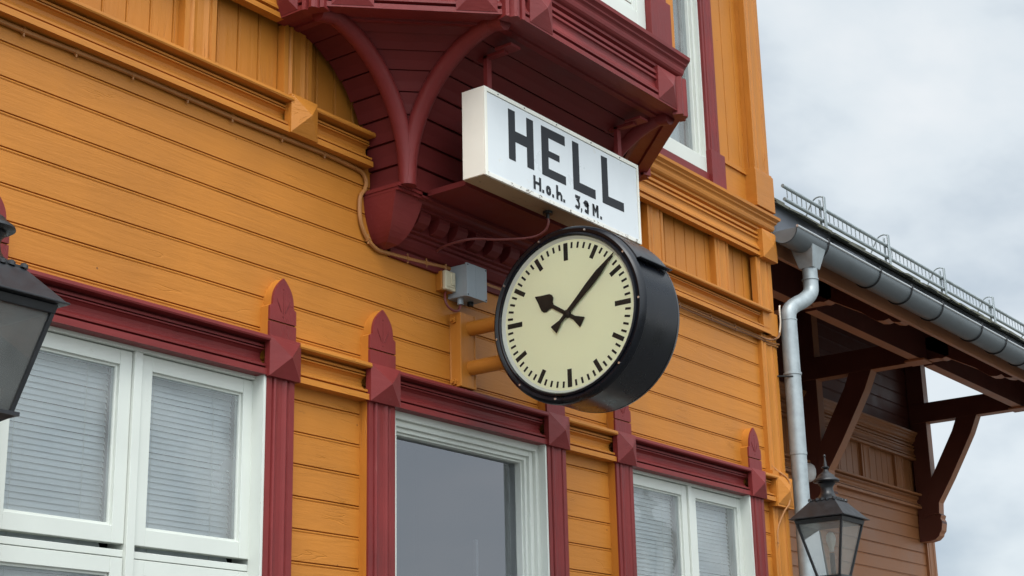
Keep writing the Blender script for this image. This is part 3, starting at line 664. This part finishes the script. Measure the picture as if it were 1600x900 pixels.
# hanger bars up to the cove
for hx in (5.80, 6.985):
    p = MB(); p.box(hx - .018, hx + .018, -.635, -.612, 4.80, 5.005, rx)
    p.hexa([(hx - .018, -.635, 5.000), (hx + .018, -.635, 5.000), (hx + .018, -.612, 5.005), (hx - .018, -.612, 5.005)], [(hx - .018, -.56, 5.05), (hx + .018, -.56, 5.05), (hx + .018, -.54, 5.04), (hx - .018, -.54, 5.04)], rx) if False else None
    p.box(hx - .018, hx + .018, -.74, -.50, 4.990, 5.006, rx); p.box(hx - .04, hx + .04, -.80, -.70, 5.004, 5.016, rx); p.build('hanger_bar', T)
p = MB(); p.tube([(6.32, -.60, 4.334), (6.32, -.60, 4.318)], .026, iron, n=12); p.tube([(6.32, -.60, 4.32), (6.32, -.60, 4.295)], .010, iron, n=10); p.build('cable_gland', T)
p = MB(); p.tube(smooth_path([(6.32, -.60, 4.298), (6.322, -.60, 4.27), (6.318, -.58, 4.235), (6.29, -.52, 4.205), (6.20, -.38, 4.20), (6.12, -.25, 4.21), (6.08, -.10, 4.19), (6.10, -.03, 4.165)], 5), .007, cabr, n=7); p.build('cable', T)

# ================================================================== platform clock
CXF, CXB, CY, CZ_ = 6.19, 6.56, -.777, 3.731
K = thing('platform_clock', (6.345, -.06, 3.70), 'round black double-faced clock with cream dial, on ochre arms from the wall', 'clock')
def ringx(r0, x0, r1, x1, m, smooth=True, n=96): 
    return [(r0, x0), (r1, x1)]
b = MB(); b.lathe((0, CY, CZ_), [(.40, CXF + .036), (.432, CXF + .036), (.438, CXF + .04), (.438, CXB - .04), (.432, CXB - .036), (.40, CXB - .036)], blk, n=128, axis='x')
CASE = b.build('clock_case', K)
def bezel(x, d):
    q_ = 1 if d > 0 else .978
    p = MB(); pr = [(.392, x + d * .030), (.394, x + d * .004), (.400, x - d * .004), (.409, x - d * .002), (.412, x + d * .006), (.418, x + d * .003), (.430, x - d * .001), (.440, x + d * .006), (.447, x + d * .020), (.449, x + d * .034), (.443, x + d * .044), (.436, x + d * .046)]
    p.lathe((0, CY, CZ_), [(r * q_, h) for r, h in pr], blk, n=128, axis='x'); return p.build('bezel', K)
bezel(CXF, 1); bezel(CXB, -1)
for x, d in ((CXF, 1), (CXB, -1)):
    p = MB(); p.lathe((0, CY, CZ_), [(.393, x + d * .006), (.380, x + d * .022), (.376, x + d * .024)], dialrim, n=128, axis='x'); p.build('dial_rim', K)
    p = MB(); p.lathe((0, CY, CZ_), [(0, x + d * .022), (.385, x + d * .022)], cream, n=96, axis='x', smooth=False)
    q = p; xs_ = x + d * .022; xa_, xb_ = sorted((xs_, xs_ - d * .0015))
    for i in range(60):
        th = rad(90 + 6 * i) if d > 0 else rad(90 - 6 * i)
        r1 = .366; big = i % 5 == 0; r0 = .276 if i % 15 == 0 else (.296 if big else .335); w = .0125 if i % 15 == 0 else (.0115 if big else .0055)
        # clock seen from -x: clockwise runs from +z towards -y
        ey, ez = -math.sin(rad(6 * i)) , math.cos(rad(6 * i))
        ty, tz = ez, -ey
        c = [(CY + ey * r0 + ty * w, CZ_ + ez * r0 + tz * w), (CY + ey * r1 + ty * w, CZ_ + ez * r1 + tz * w), (CY + ey * r1 - ty * w, CZ_ + ez * r1 - tz * w), (CY + ey * r0 - ty * w, CZ_ + ez * r0 - tz * w)]
        q.prism_x(c, xa_, xb_, tick)
    q.build('dial', K)
def hand(name, ang, prof, x, parent):      # ang clock degrees, prof: (along, halfwidth)
    ey, ez = -math.sin(rad(ang)), math.cos(rad(ang)); ty, tz = ez, -ey
    poly = [(CY + ey * a + ty * w, CZ_ + ez * a + tz * w) for a, w in prof] + [(CY + ey * a - ty * w, CZ_ + ez * a - tz * w) for a, w in prof[::-1]]
    p = MB(); p.prism_x(poly, x, x + .003, tick); return p.build(name, parent)
mprof = [(-.105, .024), (-.10, .024), (-.05, .009), (-.02, .010), (0, .011), (.08, .013), (.18, .018), (.26, .018), (.30, .012), (.385, .0018)]
hprof = [(-.105, .026), (-.10, .026), (-.05, .011), (0, .010), (.10, .010), (.112, .020), (.120, .040), (.135, .048), (.150, .047), (.165, .038), (.195, .018), (.225, .0015)]
hand('hour_hand', 303.0, hprof, CXF + .0145, K); hand('minute_hand', 48.5, mprof, CXF + .0085, K)
g_dial = glass('dial_glass', (1, 1, 1), 1.22, trans=(1, 1, 1))
for x, d in ((CXF + .0035, -1), (CXB - .0035, 1)):
    p = MB(); ps = [(x, CY + .393 * math.cos(2 * math.pi * i / 64), CZ_ + .393 * math.sin(2 * math.pi * i / 64)) for i in range(64)]
    p.add(ps, [tuple(range(64))[::d]], g_dial); p.build('dial_glass', K, recalc=False)
p = MB(); p.lathe((0, CY, CZ_), [(0, CXF + .0055), (.013, CXF + .0055), (.018, CXF + .0075), (.020, CXF + .010), (.020, CXF + .022)], tick, n=20, axis='x'); p.build('hand_hub', K)
for a in (18, 55, 90, 135, 190, 222, 262, 300, 340):
    a_ = rad(a); ey, ez = -math.sin(a_), math.cos(a_)
    p = MB(); p.tube([(CXF - .004, CY + ey * .424, CZ_ + ez * .424), (CXF + .004, CY + ey * .424, CZ_ + ez * .424)], .0055, screw, n=10); p.build('bezel_screw', K)
# rain hood over the top of the case
p = MB(); a0, a1 = math.pi - rad(22), rad(62)
p.lathe((0, CY, CZ_), [(.444, CXF + .05), (.452, CXF + .052), (.452, CXB - .03), (.444, CXB - .028)], blk, n=48, axis='x', a0=math.pi + rad(-29), a1=rad(40))
HD = p.build('rain_hood', K)
ya, za = CY + .452 * math.cos(math.pi - rad(29)), CZ_ + .452 * math.sin(rad(29))
p = MB(); p.box(CXF + .052, CXB - .03, ya - .022, ya + .006, za - .006, za + .001, blk); p.build('hood_lip', K, bevel=.002)
# bracket: channel on the wall, two arms
p = MB(); p.box(6.255, 6.385, -.012, 0, 3.49, 3.885, yz); p.box(6.255, 6.268, -.075, -.012, 3.49, 3.885, yz); p.box(6.372, 6.385, -.075, -.012, 3.49, 3.885, yz); p.box(6.268, 6.372, -.072, -.058, 3.49, 3.885, yz)
p.box(6.26, 6.44, -.02, .0, 3.478, 3.488, iron)
BR = p.build('wall_bracket', K, bevel=.003)
for z in (3.812, 3.600):
    p = MB(); p.tube([(6.345, -.065, z), (6.345, -.36, z)], .039, yz, n=24); p.lathe((6.345, 0, z), [(0, 0)], yz, n=3) if False else None; p.build('bracket_arm', K)
for z in (3.845, 3.515):
    p = MB(); p.tube([(6.24, -.035, z), (6.27, -.035, z)], .018, yz, n=6); p.tube([(6.225, -.035, z), (6.24, -.035, z)], .010, yz, n=8); p.build('bolt', K)

# ================================================================== boxes and cables
J = thing('junction_box', (6.33, 0, 3.96), 'grey square junction box on the boards just above the clock bracket', 'junction box')
b = MB(); b.box(6.243, 6.408, -.12, 0, 3.962, 4.137, gbox); jb = b.build('box_body', J, bevel=.005)
b = MB(); b.box(6.240, 6.411, -.132, -.1205, 3.959, 4.140, gbox); b.box(6.315, 6.318, -.1335, -.1315, 3.965, 4.135, gbox); b.build('box_lid', J, bevel=.003)
b = MB(); b.tube([(6.275, -.06, 3.962), (6.275, -.06, 3.93)], .017, gbox, n=12); b.build('cable_gland', J); b = MB(); b.tube([(6.36, -.06, 3.962), (6.36, -.06, 3.94)], .017, iron, n=12); b.build('cable_gland', J)
for x, z in ((6.249, 3.968), (6.402, 3.968), (6.249, 4.131), (6.402, 4.131)):
    p = MB(); p.tube([(x, -.134, z), (x, -.131, z)], .004, iron, n=8); p.build('lid_screw', J)
J2 = thing('switch_box', (6.19, 0, 3.99), 'small cream switch box left of the grey junction box', 'switch box')
b = MB(); b.box(6.145, 6.240, -.038, 0, 3.988, 4.092, yz); b.build('back_plate', J2, bevel=.003)
b = MB(); b.box(6.152, 6.236, -.062, -.038, 3.990, 4.094, cbox); b.build('cover', J2, bevel=.006)
b = MB(); b.box(6.165, 6.225, -.066, -.062, 4.006, 4.014, cbox); b.box(6.195, 6.226, -.068, -.062, 4.02, 4.08, cbox); b.build('rocker', J2, bevel=.002)
def cable(name, pts, r, m, label, clips=(), k=5, jitter=.0):
    P_ = smooth_path(pts, k) if k > 1 else [Vector(p) for p in pts]
    t = thing(name, P_[0], label, 'cable')
    p = MB(); p.tube(P_, r, m, n=8); p.build('sheath', t)
    for c in clips:
        q = MB(); c = Vector(c); q.tube([c + Vector((-.009, 0, 0)), c + Vector((.009, 0, 0))], r * 1.25, m, n=8); q.tube([c + Vector((0, -.002, -r * 2.3)), c + Vector((0, -.002, r * 2.3))], .005, m, n=6); q.build('clip', t)
    return t
yC = -.014
c_pts = [(BX0, yC, 4.478)] + [(x, yC - .001, 4.478 + .004 * math.sin(x * 5)) for x in (0, 1, 2, 3, 3.53, 3.79, 4.09, 4.4, 4.67, 4.99, 5.28)] + [(5.47, yC, 4.476), (5.555, yC, 4.465), (5.585, yC, 4.425), (5.575, yC, 4.38), (5.548, yC, 4.345), (5.538, yC, 4.30), (5.545, yC, 4.21), (5.59, yC, 4.135), (5.665, yC, 4.092), (5.75, yC, 4.092), (5.9, yC, 4.100), (6.05, yC, 4.112), (6.20, yC, 4.125), (6.35, yC, 4.13), (6.8, yC, 4.13), (7.3, yC, 4.35), (7.6, yC, 4.46), (8.0, yC, 4.462)]
cable('conduit', c_pts, .011, cab, 'ochre-painted cable running under the left cornice and curving round the red pendant', clips=[(x, yC, 4.478 + .004 * math.sin(x * 5)) for x in (3.53, 3.79, 4.09, 4.4, 4.67, 4.99, 5.28)] + [(5.60, yC, 4.128), (5.9, yC, 4.100), (6.05, yC, 4.112)])
cable('conduit', [(9.93, -.035, 4.43), (9.80, -.03, 4.425), (9.742, -.016, 4.41), (9.728, yC, 4.30), (9.726, yC, 4.15), (9.730, yC, 3.86), (9.733, yC, 3.60), (9.76, -.03, 3.54), (9.84, -.085, 3.47), (9.852, -.088, 3.40), (9.835, -.086, 3.30), (9.80, -.06, 3.24), (9.755, -.03, 3.13), (9.745, yC - .01, 3.02), (9.742, yC, 2.82), (9.742, yC, 1.5), (9.742, yC, .4)], .0075, cab, 'ochre-painted cable dropping down the boards right of the third window, crossing its cornice block', clips=[(9.728, yC, 4.15), (9.730, yC, 3.86), (9.85, -.087, 3.375), (9.745, yC - .01, 3.03), (9.742, yC, 2.75)])
for i in range(4):
    zz = 4.474 - i * .011; m = (cab, cabd, cab, cabd)[i]
    pts = [(7.5, -.012 - .003 * i, zz)] + [(7.8 + .3 * j, -.013 - .003 * i, zz + random.uniform(-.004, .004)) for j in range(7)] + ([(9.78, -.05 - .005 * i, 4.455 - .006 * i), (9.90, -.065, 4.49 + .01 * i), (9.935, -.07, 4.58), (9.93, -.07, 4.64 + .02 * i), (9.965, -.055, 4.70)] if i < 2 else [(9.8, -.04, 4.436), (9.95, -.04, 4.44 + .005 * i)])
    cable('cable', pts, .0045, m, ['topmost cable of the bundle under the right-hand cornice, looping up behind the downpipe', 'second cable from the top in the bundle under the right-hand cornice', 'third cable from the top in the bundle under the right-hand cornice', 'lowest cable of the bundle under the right-hand cornice'][i], clips=[(8.61, -.014 - .003 * i, zz), (9.02, -.014 - .003 * i, zz), (9.35, -.014 - .003 * i, zz)])['group'] = 'cables bundled under the cornice'
cable('cable', [(9.92, -.06, 4.50), (9.925, -.075, 4.60), (9.925, -.075, 4.68), (9.94, -.07, 4.725), (9.965, -.06, 4.735)], .006, cabw, 'short bare whitish cable looping beside the top of the downpipe')
cable('cable', [(6.19, -.03, 3.99), (6.17, -.04, 3.95), (6.18, -.05, 3.905), (6.22, -.06, 3.885), (6.26, -.06, 3.90), (6.275, -.06, 3.93)], .0065, cabr, 'short drooping cable joining the cream switch box to the grey box')
cable('cable', [(6.20, -.02, 4.09), (6.20, -.025, 4.14), (6.22, -.02, 4.155), (6.30, -.016, 4.16)], .006, cab, 'short ochre cable rising out of the cream switch box')

# ================================================================== wing behind, in the canopy's shade
WY = 2.4; WX1 = 18.50
G = thing('station_wing', (14.2, WY, 0), 'low ochre boarded wing set back in deep shade under the canopy', 'building')
b = MB(); siding(b, BX1 + .02, WX1, 0, 4.5, WY, wyx, seed=9, step=1.0); siding(b, BX1 + .02, WX1, 5.40, 6.62, WY, brs, seed=10, step=1.0); b.build('board_wall', G)  # upper boards take the dark brown, deepening the canopy shade by colour
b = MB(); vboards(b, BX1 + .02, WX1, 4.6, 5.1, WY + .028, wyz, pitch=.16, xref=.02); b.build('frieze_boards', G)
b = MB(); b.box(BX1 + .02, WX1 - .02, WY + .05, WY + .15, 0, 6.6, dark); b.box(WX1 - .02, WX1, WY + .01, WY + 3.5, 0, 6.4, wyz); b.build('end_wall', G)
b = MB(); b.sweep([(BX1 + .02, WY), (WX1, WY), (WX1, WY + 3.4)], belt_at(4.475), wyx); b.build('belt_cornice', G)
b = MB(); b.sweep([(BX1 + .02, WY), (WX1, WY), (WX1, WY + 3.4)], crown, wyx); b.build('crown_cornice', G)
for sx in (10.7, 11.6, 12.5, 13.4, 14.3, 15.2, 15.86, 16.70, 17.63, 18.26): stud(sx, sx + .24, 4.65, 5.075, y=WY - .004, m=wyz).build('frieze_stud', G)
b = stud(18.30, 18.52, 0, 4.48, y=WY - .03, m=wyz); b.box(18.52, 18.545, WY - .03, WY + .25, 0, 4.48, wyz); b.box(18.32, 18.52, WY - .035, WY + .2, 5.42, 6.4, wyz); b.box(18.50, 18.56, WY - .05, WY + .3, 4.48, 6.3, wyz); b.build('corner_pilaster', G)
b = MB()
for k_ in range(5): b.box(18.56, 18.58 + .01 * (k_ % 2), WY + .0, WY + .2, 4.7 + .33 * k_, 4.74 + .33 * k_, bro)
b.build('corner_cleats', G)

# ================================================================== canopy
CN = thing('platform_canopy', (14.2, 1.2, 5.2), 'dark red-brown timber canopy with slate roof over the wing, on big curved braces', 'canopy')
SL = .45; RX0, RX1 = 9.96, 18.75
def roofz(y): return 5.502 + SL * y
b = MB()     # soffit boards (separate strips) and slate roof
y = -.02; 
while y < WY + .3:
    y2 = min(y + .148, WY + .4)
    b.hexa([(RX0, y, roofz(y)), (RX1, y, roofz(y)), (RX1, y2 - .006, roofz(y2 - .006)), (RX0, y2 - .006, roofz(y2 - .006))], [(RX0, y, roofz(y) + .022), (RX1, y, roofz(y) + .022), (RX1, y2 - .006, roofz(y2 - .006) + .022), (RX0, y2 - .006, roofz(y2 - .006) + .022)], brs); y += .148
b.build('soffit_boards', CN)
b = MB(); b.hexa([(RX0, -.05, roofz(-.05) + .045), (RX1, -.05, roofz(-.05) + .045), (RX1, 3.2, roofz(3.2) + .045), (RX0, 3.2, roofz(3.2) + .045)], [(RX0, -.05, roofz(-.05) + .07), (RX1, -.05, roofz(-.05) + .07), (RX1, 3.2, roofz(3.2) + .07), (RX0, 3.2, roofz(3.2) + .07)], slate); b.build('roof_deck', CN)
b = MB(); rnd = random.Random(5); 
for lay in range(4):
    x = RX0 - (.1 if lay == 0 else 0)
    while x < RX1:
        w = rnd.uniform(.20, .34); yy = -.115 + lay * .035 + rnd.uniform(-.018, .018) + (.16 if lay == 3 else 0); z = roofz(yy) + .050 + lay * .013 + rnd.uniform(-.004, .006); th = rnd.uniform(.009, .018); y2 = yy + .38; z2 = z + SL * .38 - .01
        xa_, xb_ = max(x, RX0), min(x + w - .004, RX1); x += w
        if xb_ - xa_ < .03: continue
        t1, t2 = rnd.uniform(-.006, .006), rnd.uniform(-.006, .006)
        b.hexa([(xa_, yy + t1, z), (xb_, yy + t2, z), (xb_, y2, z2), (xa_, y2, z2)], [(xa_, yy + t1, z + th), (xb_, yy + t2, z + th), (xb_, y2, z2 + th), (xa_, y2, z2 + th)], slate)
b.build('eaves_slates', CN)
b = MB(); b.box(RX0, RX1, .012, .045, 5.165, roofz(0) + .02, bro); b.build('fascia_board', CN, bevel=.004)
b = MB(); b.box(RX0 - .02, 10.95, -.048, .008, 5.27, roofz(-.05) + .05, fasc); b.box(10.955, RX1, -.036, .008, 5.27, roofz(-.05) + .038, fasc)
b.hexa([(10.97, -.062, 5.30), (11.62, -.062, 5.30), (11.62, -.050, 5.30), (10.97, -.050, 5.30)], [(10.97, -.062, 5.475), (11.55, -.062, 5.475), (11.55, -.050, 5.475), (10.97, -.050, 5.475)], fasc)
b.build('fascia_flashing', CN)
def two(m1, m2): return m1
FR = [12.60, 15.28, 18.23]; hw = .075
for fx in FR:
    X0, X1 = fx - hw, fx + hw
    def mf(a, c):
        dy, dz = c[0] - a[0], c[1] - a[1]
        return brs
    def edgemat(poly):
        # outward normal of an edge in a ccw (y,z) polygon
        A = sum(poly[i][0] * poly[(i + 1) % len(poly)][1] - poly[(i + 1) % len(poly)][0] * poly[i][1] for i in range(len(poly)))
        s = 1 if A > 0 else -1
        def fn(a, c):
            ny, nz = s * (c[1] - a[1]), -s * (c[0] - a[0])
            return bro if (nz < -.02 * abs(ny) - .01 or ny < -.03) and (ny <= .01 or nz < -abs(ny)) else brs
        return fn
    zb_ = 5.495
    beam = [(.70, zb_ + .02), (.78, zb_ - .0), (.82, zb_ + .012), (2.36, zb_ + .012), (2.36, zb_ + .25), (1.3, zb_ + .25), (.85, zb_ + .25), (.70, zb_ + .16)]
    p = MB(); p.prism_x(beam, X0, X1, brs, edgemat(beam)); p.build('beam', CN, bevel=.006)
    post = [(2.18, 4.20), (2.39, 4.20), (2.39, 6.45), (2.18, 6.35)]
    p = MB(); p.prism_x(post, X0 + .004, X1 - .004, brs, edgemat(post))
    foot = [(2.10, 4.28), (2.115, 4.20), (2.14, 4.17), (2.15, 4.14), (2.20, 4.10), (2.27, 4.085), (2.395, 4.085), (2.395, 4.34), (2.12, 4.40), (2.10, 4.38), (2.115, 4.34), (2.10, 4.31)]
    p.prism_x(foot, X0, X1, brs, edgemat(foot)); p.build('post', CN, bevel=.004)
    br = [(2.125, 4.40), (2.115, 4.53), (1.94, 4.80), (1.765, 5.095), (1.64, 5.31), (1.545, 5.52), (1.80, 5.52), (1.87, 5.36), (1.985, 5.165), (2.10, 4.97), (2.20, 4.80), (2.30, 4.40)]
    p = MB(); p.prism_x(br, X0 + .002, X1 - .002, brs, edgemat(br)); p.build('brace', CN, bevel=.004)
    raf = [(.04, 5.20), (.10, 5.185), (.16, 5.20), (.19, 5.235), (.24, 5.225), (.30, 5.235), (.36, 5.275), (.44, 5.34), (.95, 5.34 + SL * .51 + .06), (1.2, roofz(1.2) - .005), (.04, roofz(.04) - .005)]
    p = MB(); p.prism_x(raf, X0, X1, brs, edgemat(raf)); p.build('rafter_tail', CN, bevel=.004)
for i, (a, c) in enumerate(((10.0, 12.52), (12.68, 15.20), (15.36, 18.15))):
    p = MB(); zz = 5.485
    p.box(a, c, .93, 1.04, zz, zz + .002, bro); p.box(a, c, .93, 1.04, zz + .003, zz + .40, brs)
    p.build('purlin', CN, bevel=.002)
# corbel blocks between beam end and purlin
for fx in FR:
    p = MB(); p.box(fx - .30, fx - .08, .88, 1.09, 5.46, 5.484, bro); p.build('purlin_pad', CN, bevel=.006)

# gutter
GY, GZ, GR = -.155, 5.285, .108
U = thing('roof_gutter', (10, GY, 5.2), 'grey half-round metal gutter along the canopy eaves, open at its left end', 'gutter')
p = MB(); pr_ = arc(GY, GZ, GR, math.pi, 2 * math.pi, 24); pin = arc(GY, GZ, GR - .006, 2 * math.pi, math.pi, 24)
poly = pr_ + pin; n = len(poly); gx0, gx1 = 9.925, 18.8
v = [(gx0, y, z) for y, z in poly] + [(gx1, y, z) for y, z in poly]
p.add(v, [(i, (i + 1) % n, n + (i + 1) % n, n + i) for i in range(n)], gut, True); p.build('gutter_trough', U)
p = MB(); p.prism_x(arc(GY, GZ, GR - .002, math.pi, 2 * math.pi, 24), gx0 + .012, gx0 + .015, gut); p.build('end_cap', U); p = MB(); p.prism_x(arc(GY, GZ, GR - .002, math.pi, 2 * math.pi, 24), gx1 - .004, gx1, gut); p.build('end_cap', U)
p = MB(); p.tube([(gx0, GY - GR, GZ + .004), (gx1, GY - GR, GZ + .004)], .010, lipm, n=10); p.build('gutter_bead', U)
for x in [10.42, 11.34, 11.95, 12.6, 13.5, 14.1, 14.7, 15.4, 16.1, 16.8, 17.5, 18.2]:
    p = MB(); pts = [(x, a, c) for a, c in arc(GY, GZ, GR + .006, math.pi - .1, 2 * math.pi, 20)]; p.tube(pts, .007, iron, n=6); p.tube([(x, GY - GR - .012, GZ - .012), (x, GY - GR - .004, GZ + .028), (x + .02, GY - GR + .02, GZ + .03)], .008, iron, n=6)
    p.tube([(x + .06, GY + .02, GZ + .01), (x + .0, -.045, GZ + .15)], .006, gut, n=6); p.build('gutter_bracket', U)
# downpipe
DP = thing('downpipe', (9.99, -.1, 0), 'galvanised steel downpipe with an offset bend, at the corner of the main building', 'downpipe')
px_, py_ = 10.005, -.10
p = MB(); hx = 10.30
p.hexa([(hx - .058, -.210, 5.07), (hx + .058, -.210, 5.07), (hx + .058, -.098, 5.07), (hx - .058, -.098, 5.07)], [(hx - .115, -.250, 5.245), (hx + .115, -.250, 5.245), (hx + .115, -.06, 5.245), (hx - .115, -.06, 5.245)], mpipe); p.build('hopper', DP, bevel=.004)
path = [(hx, -.155, 5.09), (hx, -.155, 4.955), (hx - .01, -.155, 4.90), (hx - .045, -.148, 4.855), (hx - .12, -.135, 4.805), (hx - .20, -.12, 4.765), (10.04, -.108, 4.725), (px_ + .004, -.102, 4.68), (px_, py_, 4.62)]
p = MB(); p.tube(smooth_path(path, 4), .056, mpipe, n=24); p.build('pipe_offset', DP)
p = MB(); p.tube([(px_, py_, 4.63), (px_, py_, 3.66)], .059, mpipe, n=28); p.tube([(px_, py_, 3.665), (px_, py_, .1)], .0565, mpipe, n=28); p.tube([(px_, py_, 3.675), (px_, py_, 3.655)], .0605, mpipe, n=28); p.build('pipe', DP)
for z in (4.63, 4.99):
    p = MB(); xx = px_ if z < 4.8 else hx; yy = py_ if z < 4.8 else -.155; p.lathe((xx, yy, z), [(.057, -.006), (.062, -.004), (.062, .004), (.057, .006)], mpipe, n=28); p.build('pipe_joint', DP)
for z in (4.235, 2.6):
    p = MB(); p.lathe((px_, py_, z), [(.059, -.010), (.065, -.008), (.065, .008), (.059, .010)], iron if False else mpipe, n=28); p.tube([(px_ - .05, py_ - .03, z - .03), (px_ - .10, -.02, z - .02)], .006, iron, n=6); p.box(px_ + .05, px_ + .085, py_ - .008, py_ + .008, z - .008, z + .008, mpipe); p.build('pipe_clamp', DP)

# snow guard railing on the roof edge
SG = thing('snow_guard', (14, .2, 5.7), 'galvanised snow guard railing standing along the canopy roof edge', 'railing')
RY = .2
p = MB()
for z in (5.925, 5.818):
    p.tube([(10.69 if z > 5.9 else 10.705, RY, z), (18.6, RY, z)], .015, mpipe, n=12)
p.build('rail', SG)
x = 10.76
while x < 18.5:
    p = MB(); p.box(x - .0035, x + .0035, RY - .003, RY + .003, 5.82, 5.922, mpipe); x += .083; p.build('bar', SG)
for i in range(7):
    x = 11.377 + 1.262 * i
    p = MB(); p.box(x - .020, x + .020, RY - .030, RY - .018, 5.66, 6.02, mpipe); pts = [(x, RY - .026, 6.01), (x - .0, RY + .01, 6.028), (x, RY + .06, 6.018), (x, RY + .10, 5.97), (x, RY + .16, 5.86), (x, RY + .2, 5.80)]
    p.tube(smooth_path(pts, 3), .007, mpipe, n=6); p.box(x - .018, x + .018, RY + .012, RY + .02, 5.70, 6.0, mpipe); p.build('post', SG, bevel=.003)

# white round lamp on the wing wall behind the downpipe
LM = thing('bulkhead_lamp', (15.04, 2.36, 4.53), 'round white lamp on the shaded wing wall, half hidden behind the downpipe', 'lamp')
p = MB(); p.lathe((15.06, 2.30, 4.50), [(0, -.10), (.05, -.095), (.085, -.07), (.10, -.02), (.10, .03), (.085, .07), (.05, .095), (0, .10)], opal, n=24); p.build('shade', LM)
p = MB(); p.box(15.01, 15.11, 2.36, 2.40, 4.42, 4.58, wh); p.build('back_plate', LM)

# ================================================================== wall lanterns
def lantern(x, y, z, label):
    """z = eaves of the lantern roof"""
    t = thing('wall_lantern', (x, y, z - .42), label, 'lantern', 'black wall lanterns along the front')
    q = .192; 
    def ringsq(r, zz): return [(x - r, y - r, z + zz), (x + r, y - r, z + zz), (x + r, y + r, z + zz), (x - r, y + r, z + zz)]
    p = MB(); p.hexa(ringsq(.186, 0), ringsq(.088, .112), lant); p.hexa(ringsq(.190, -.004), ringsq(.190, .003), lant)
    p.hexa(ringsq(.158, -.034), ringsq(.165, -.006), lant)
    # lifted corner tips
    p.build('lantern_roof', t, bevel=.002)
    p = MB(); p.hexa(ringsq(.084, .112), ringsq(.084, .122), lant)
    for i in range(16):
        a = 2 * math.pi * i / 16; c_ = Vector((math.cos(a), math.sin(a), 0)); s_ = .082 / max(abs(c_.x), abs(c_.y)); b0 = Vector((x, y, z + .12)) + c_ * s_
        p.tube([b0 + Vector((0, 0, -.004)), b0 + c_ * .003 + Vector((0, 0, .008)), b0 + c_ * .004 + Vector((0, 0, .012))], .014, lant, n=8, rs=[.015, .012, .005])
    p.lathe((x, y, z), [(.086, .12), (.075, .135), (.055, .148), (.043, .17), (.038, .195), (.042, .212), (.050, .222), (.056, .228), (.052, .236), (.075, .238), (.084, .244), (.082, .252), (.070, .262), (.056, .270), (.050, .282), (.034, .294), (.020, .304), (.016, .316), (.012, .322), (.024, .330), (.025, .335), (.013, .342), (.010, .365), (.006, .39), (.005, .398), (.009, .404), (.009, .410), (.004, .417), (0, .418)], lant, n=28)
    p.build('finial_cap', t)
    zt_, zb_ = -.034, -.355; rt, rb = .150, .076
    p = MB()
    for sx, sy in ((-1, -1), (1, -1), (1, 1), (-1, 1)):
        p.tube([(x + sx * rt, y + sy * rt, z + zt_), (x + sx * rb, y + sy * rb, z + zb_)], .0095, lant, n=4, smooth=False)
    p.hexa(ringsq(rb + .020, zb_ - .012), ringsq(rb + .020, zb_), lant); p.hexa(ringsq(rb - .02, zb_ - .03), ringsq(rb + .010, zb_ - .012), lant)
    p.build('lantern_frame', t)
    for k_ in range(4):
        c1 = [(-1, -1), (1, -1), (1, 1), (-1, 1)][k_]; c2 = [(1, -1), (1, 1), (-1, 1), (-1, -1)][k_]; f = .965
        v = [(x + c1[0] * rt * f, y + c1[1] * rt * f, z + zt_), (x + c2[0] * rt * f, y + c2[1] * rt * f, z + zt_), (x + c2[0] * rb * f, y + c2[1] * rb * f, z + zb_), (x + c1[0] * rb * f, y + c1[1] * rb * f, z + zb_)]
        p = MB(); p.add(v, [(3, 2, 1, 0)], g_lant); p.build('pane', t, recalc=False)
    p = MB(); p.lathe((x, y, z - .24), [(.016, -.10), (.016, .02), (.018, .03)], lant, n=16); p.lathe((x, y, z - .20), [(.014, 0), (.016, .02), (.026, .05), (.031, .075), (.028, .10), (.016, .118), (0, .122)], bulbm, n=20); p.build('bulb', t)
    # scroll arm back to the wall
    p = MB(); zz = z + zb_ - .03
    p.tube(smooth_path([(x, y, zz), (x, y, zz - .07), (x, y + .04, zz - .16), (x, y + .2, zz - .22), (x, y + .45, zz - .17), (x, -.03, zz - .16)], 5), .014, lant, n=10)
    p.box(x - .05, x + .05, -.03, -.002 if False else -.004, zz - .34, zz - .04, lant); p.tube(smooth_path([(x, -.03, zz - .32), (x, y + .45, zz - .30), (x, y + .25, zz - .23)], 4), .009, lant, n=8); p.build('wall_arm', t)
    return t
lantern(9.29, -.63, 3.072, 'right-hand black lantern, whole, with finial and clear glass, in front of the downpipe')
lantern(2.905, -.79, 3.055, 'left-hand black lantern cut by the photo edge, in front of the left window')
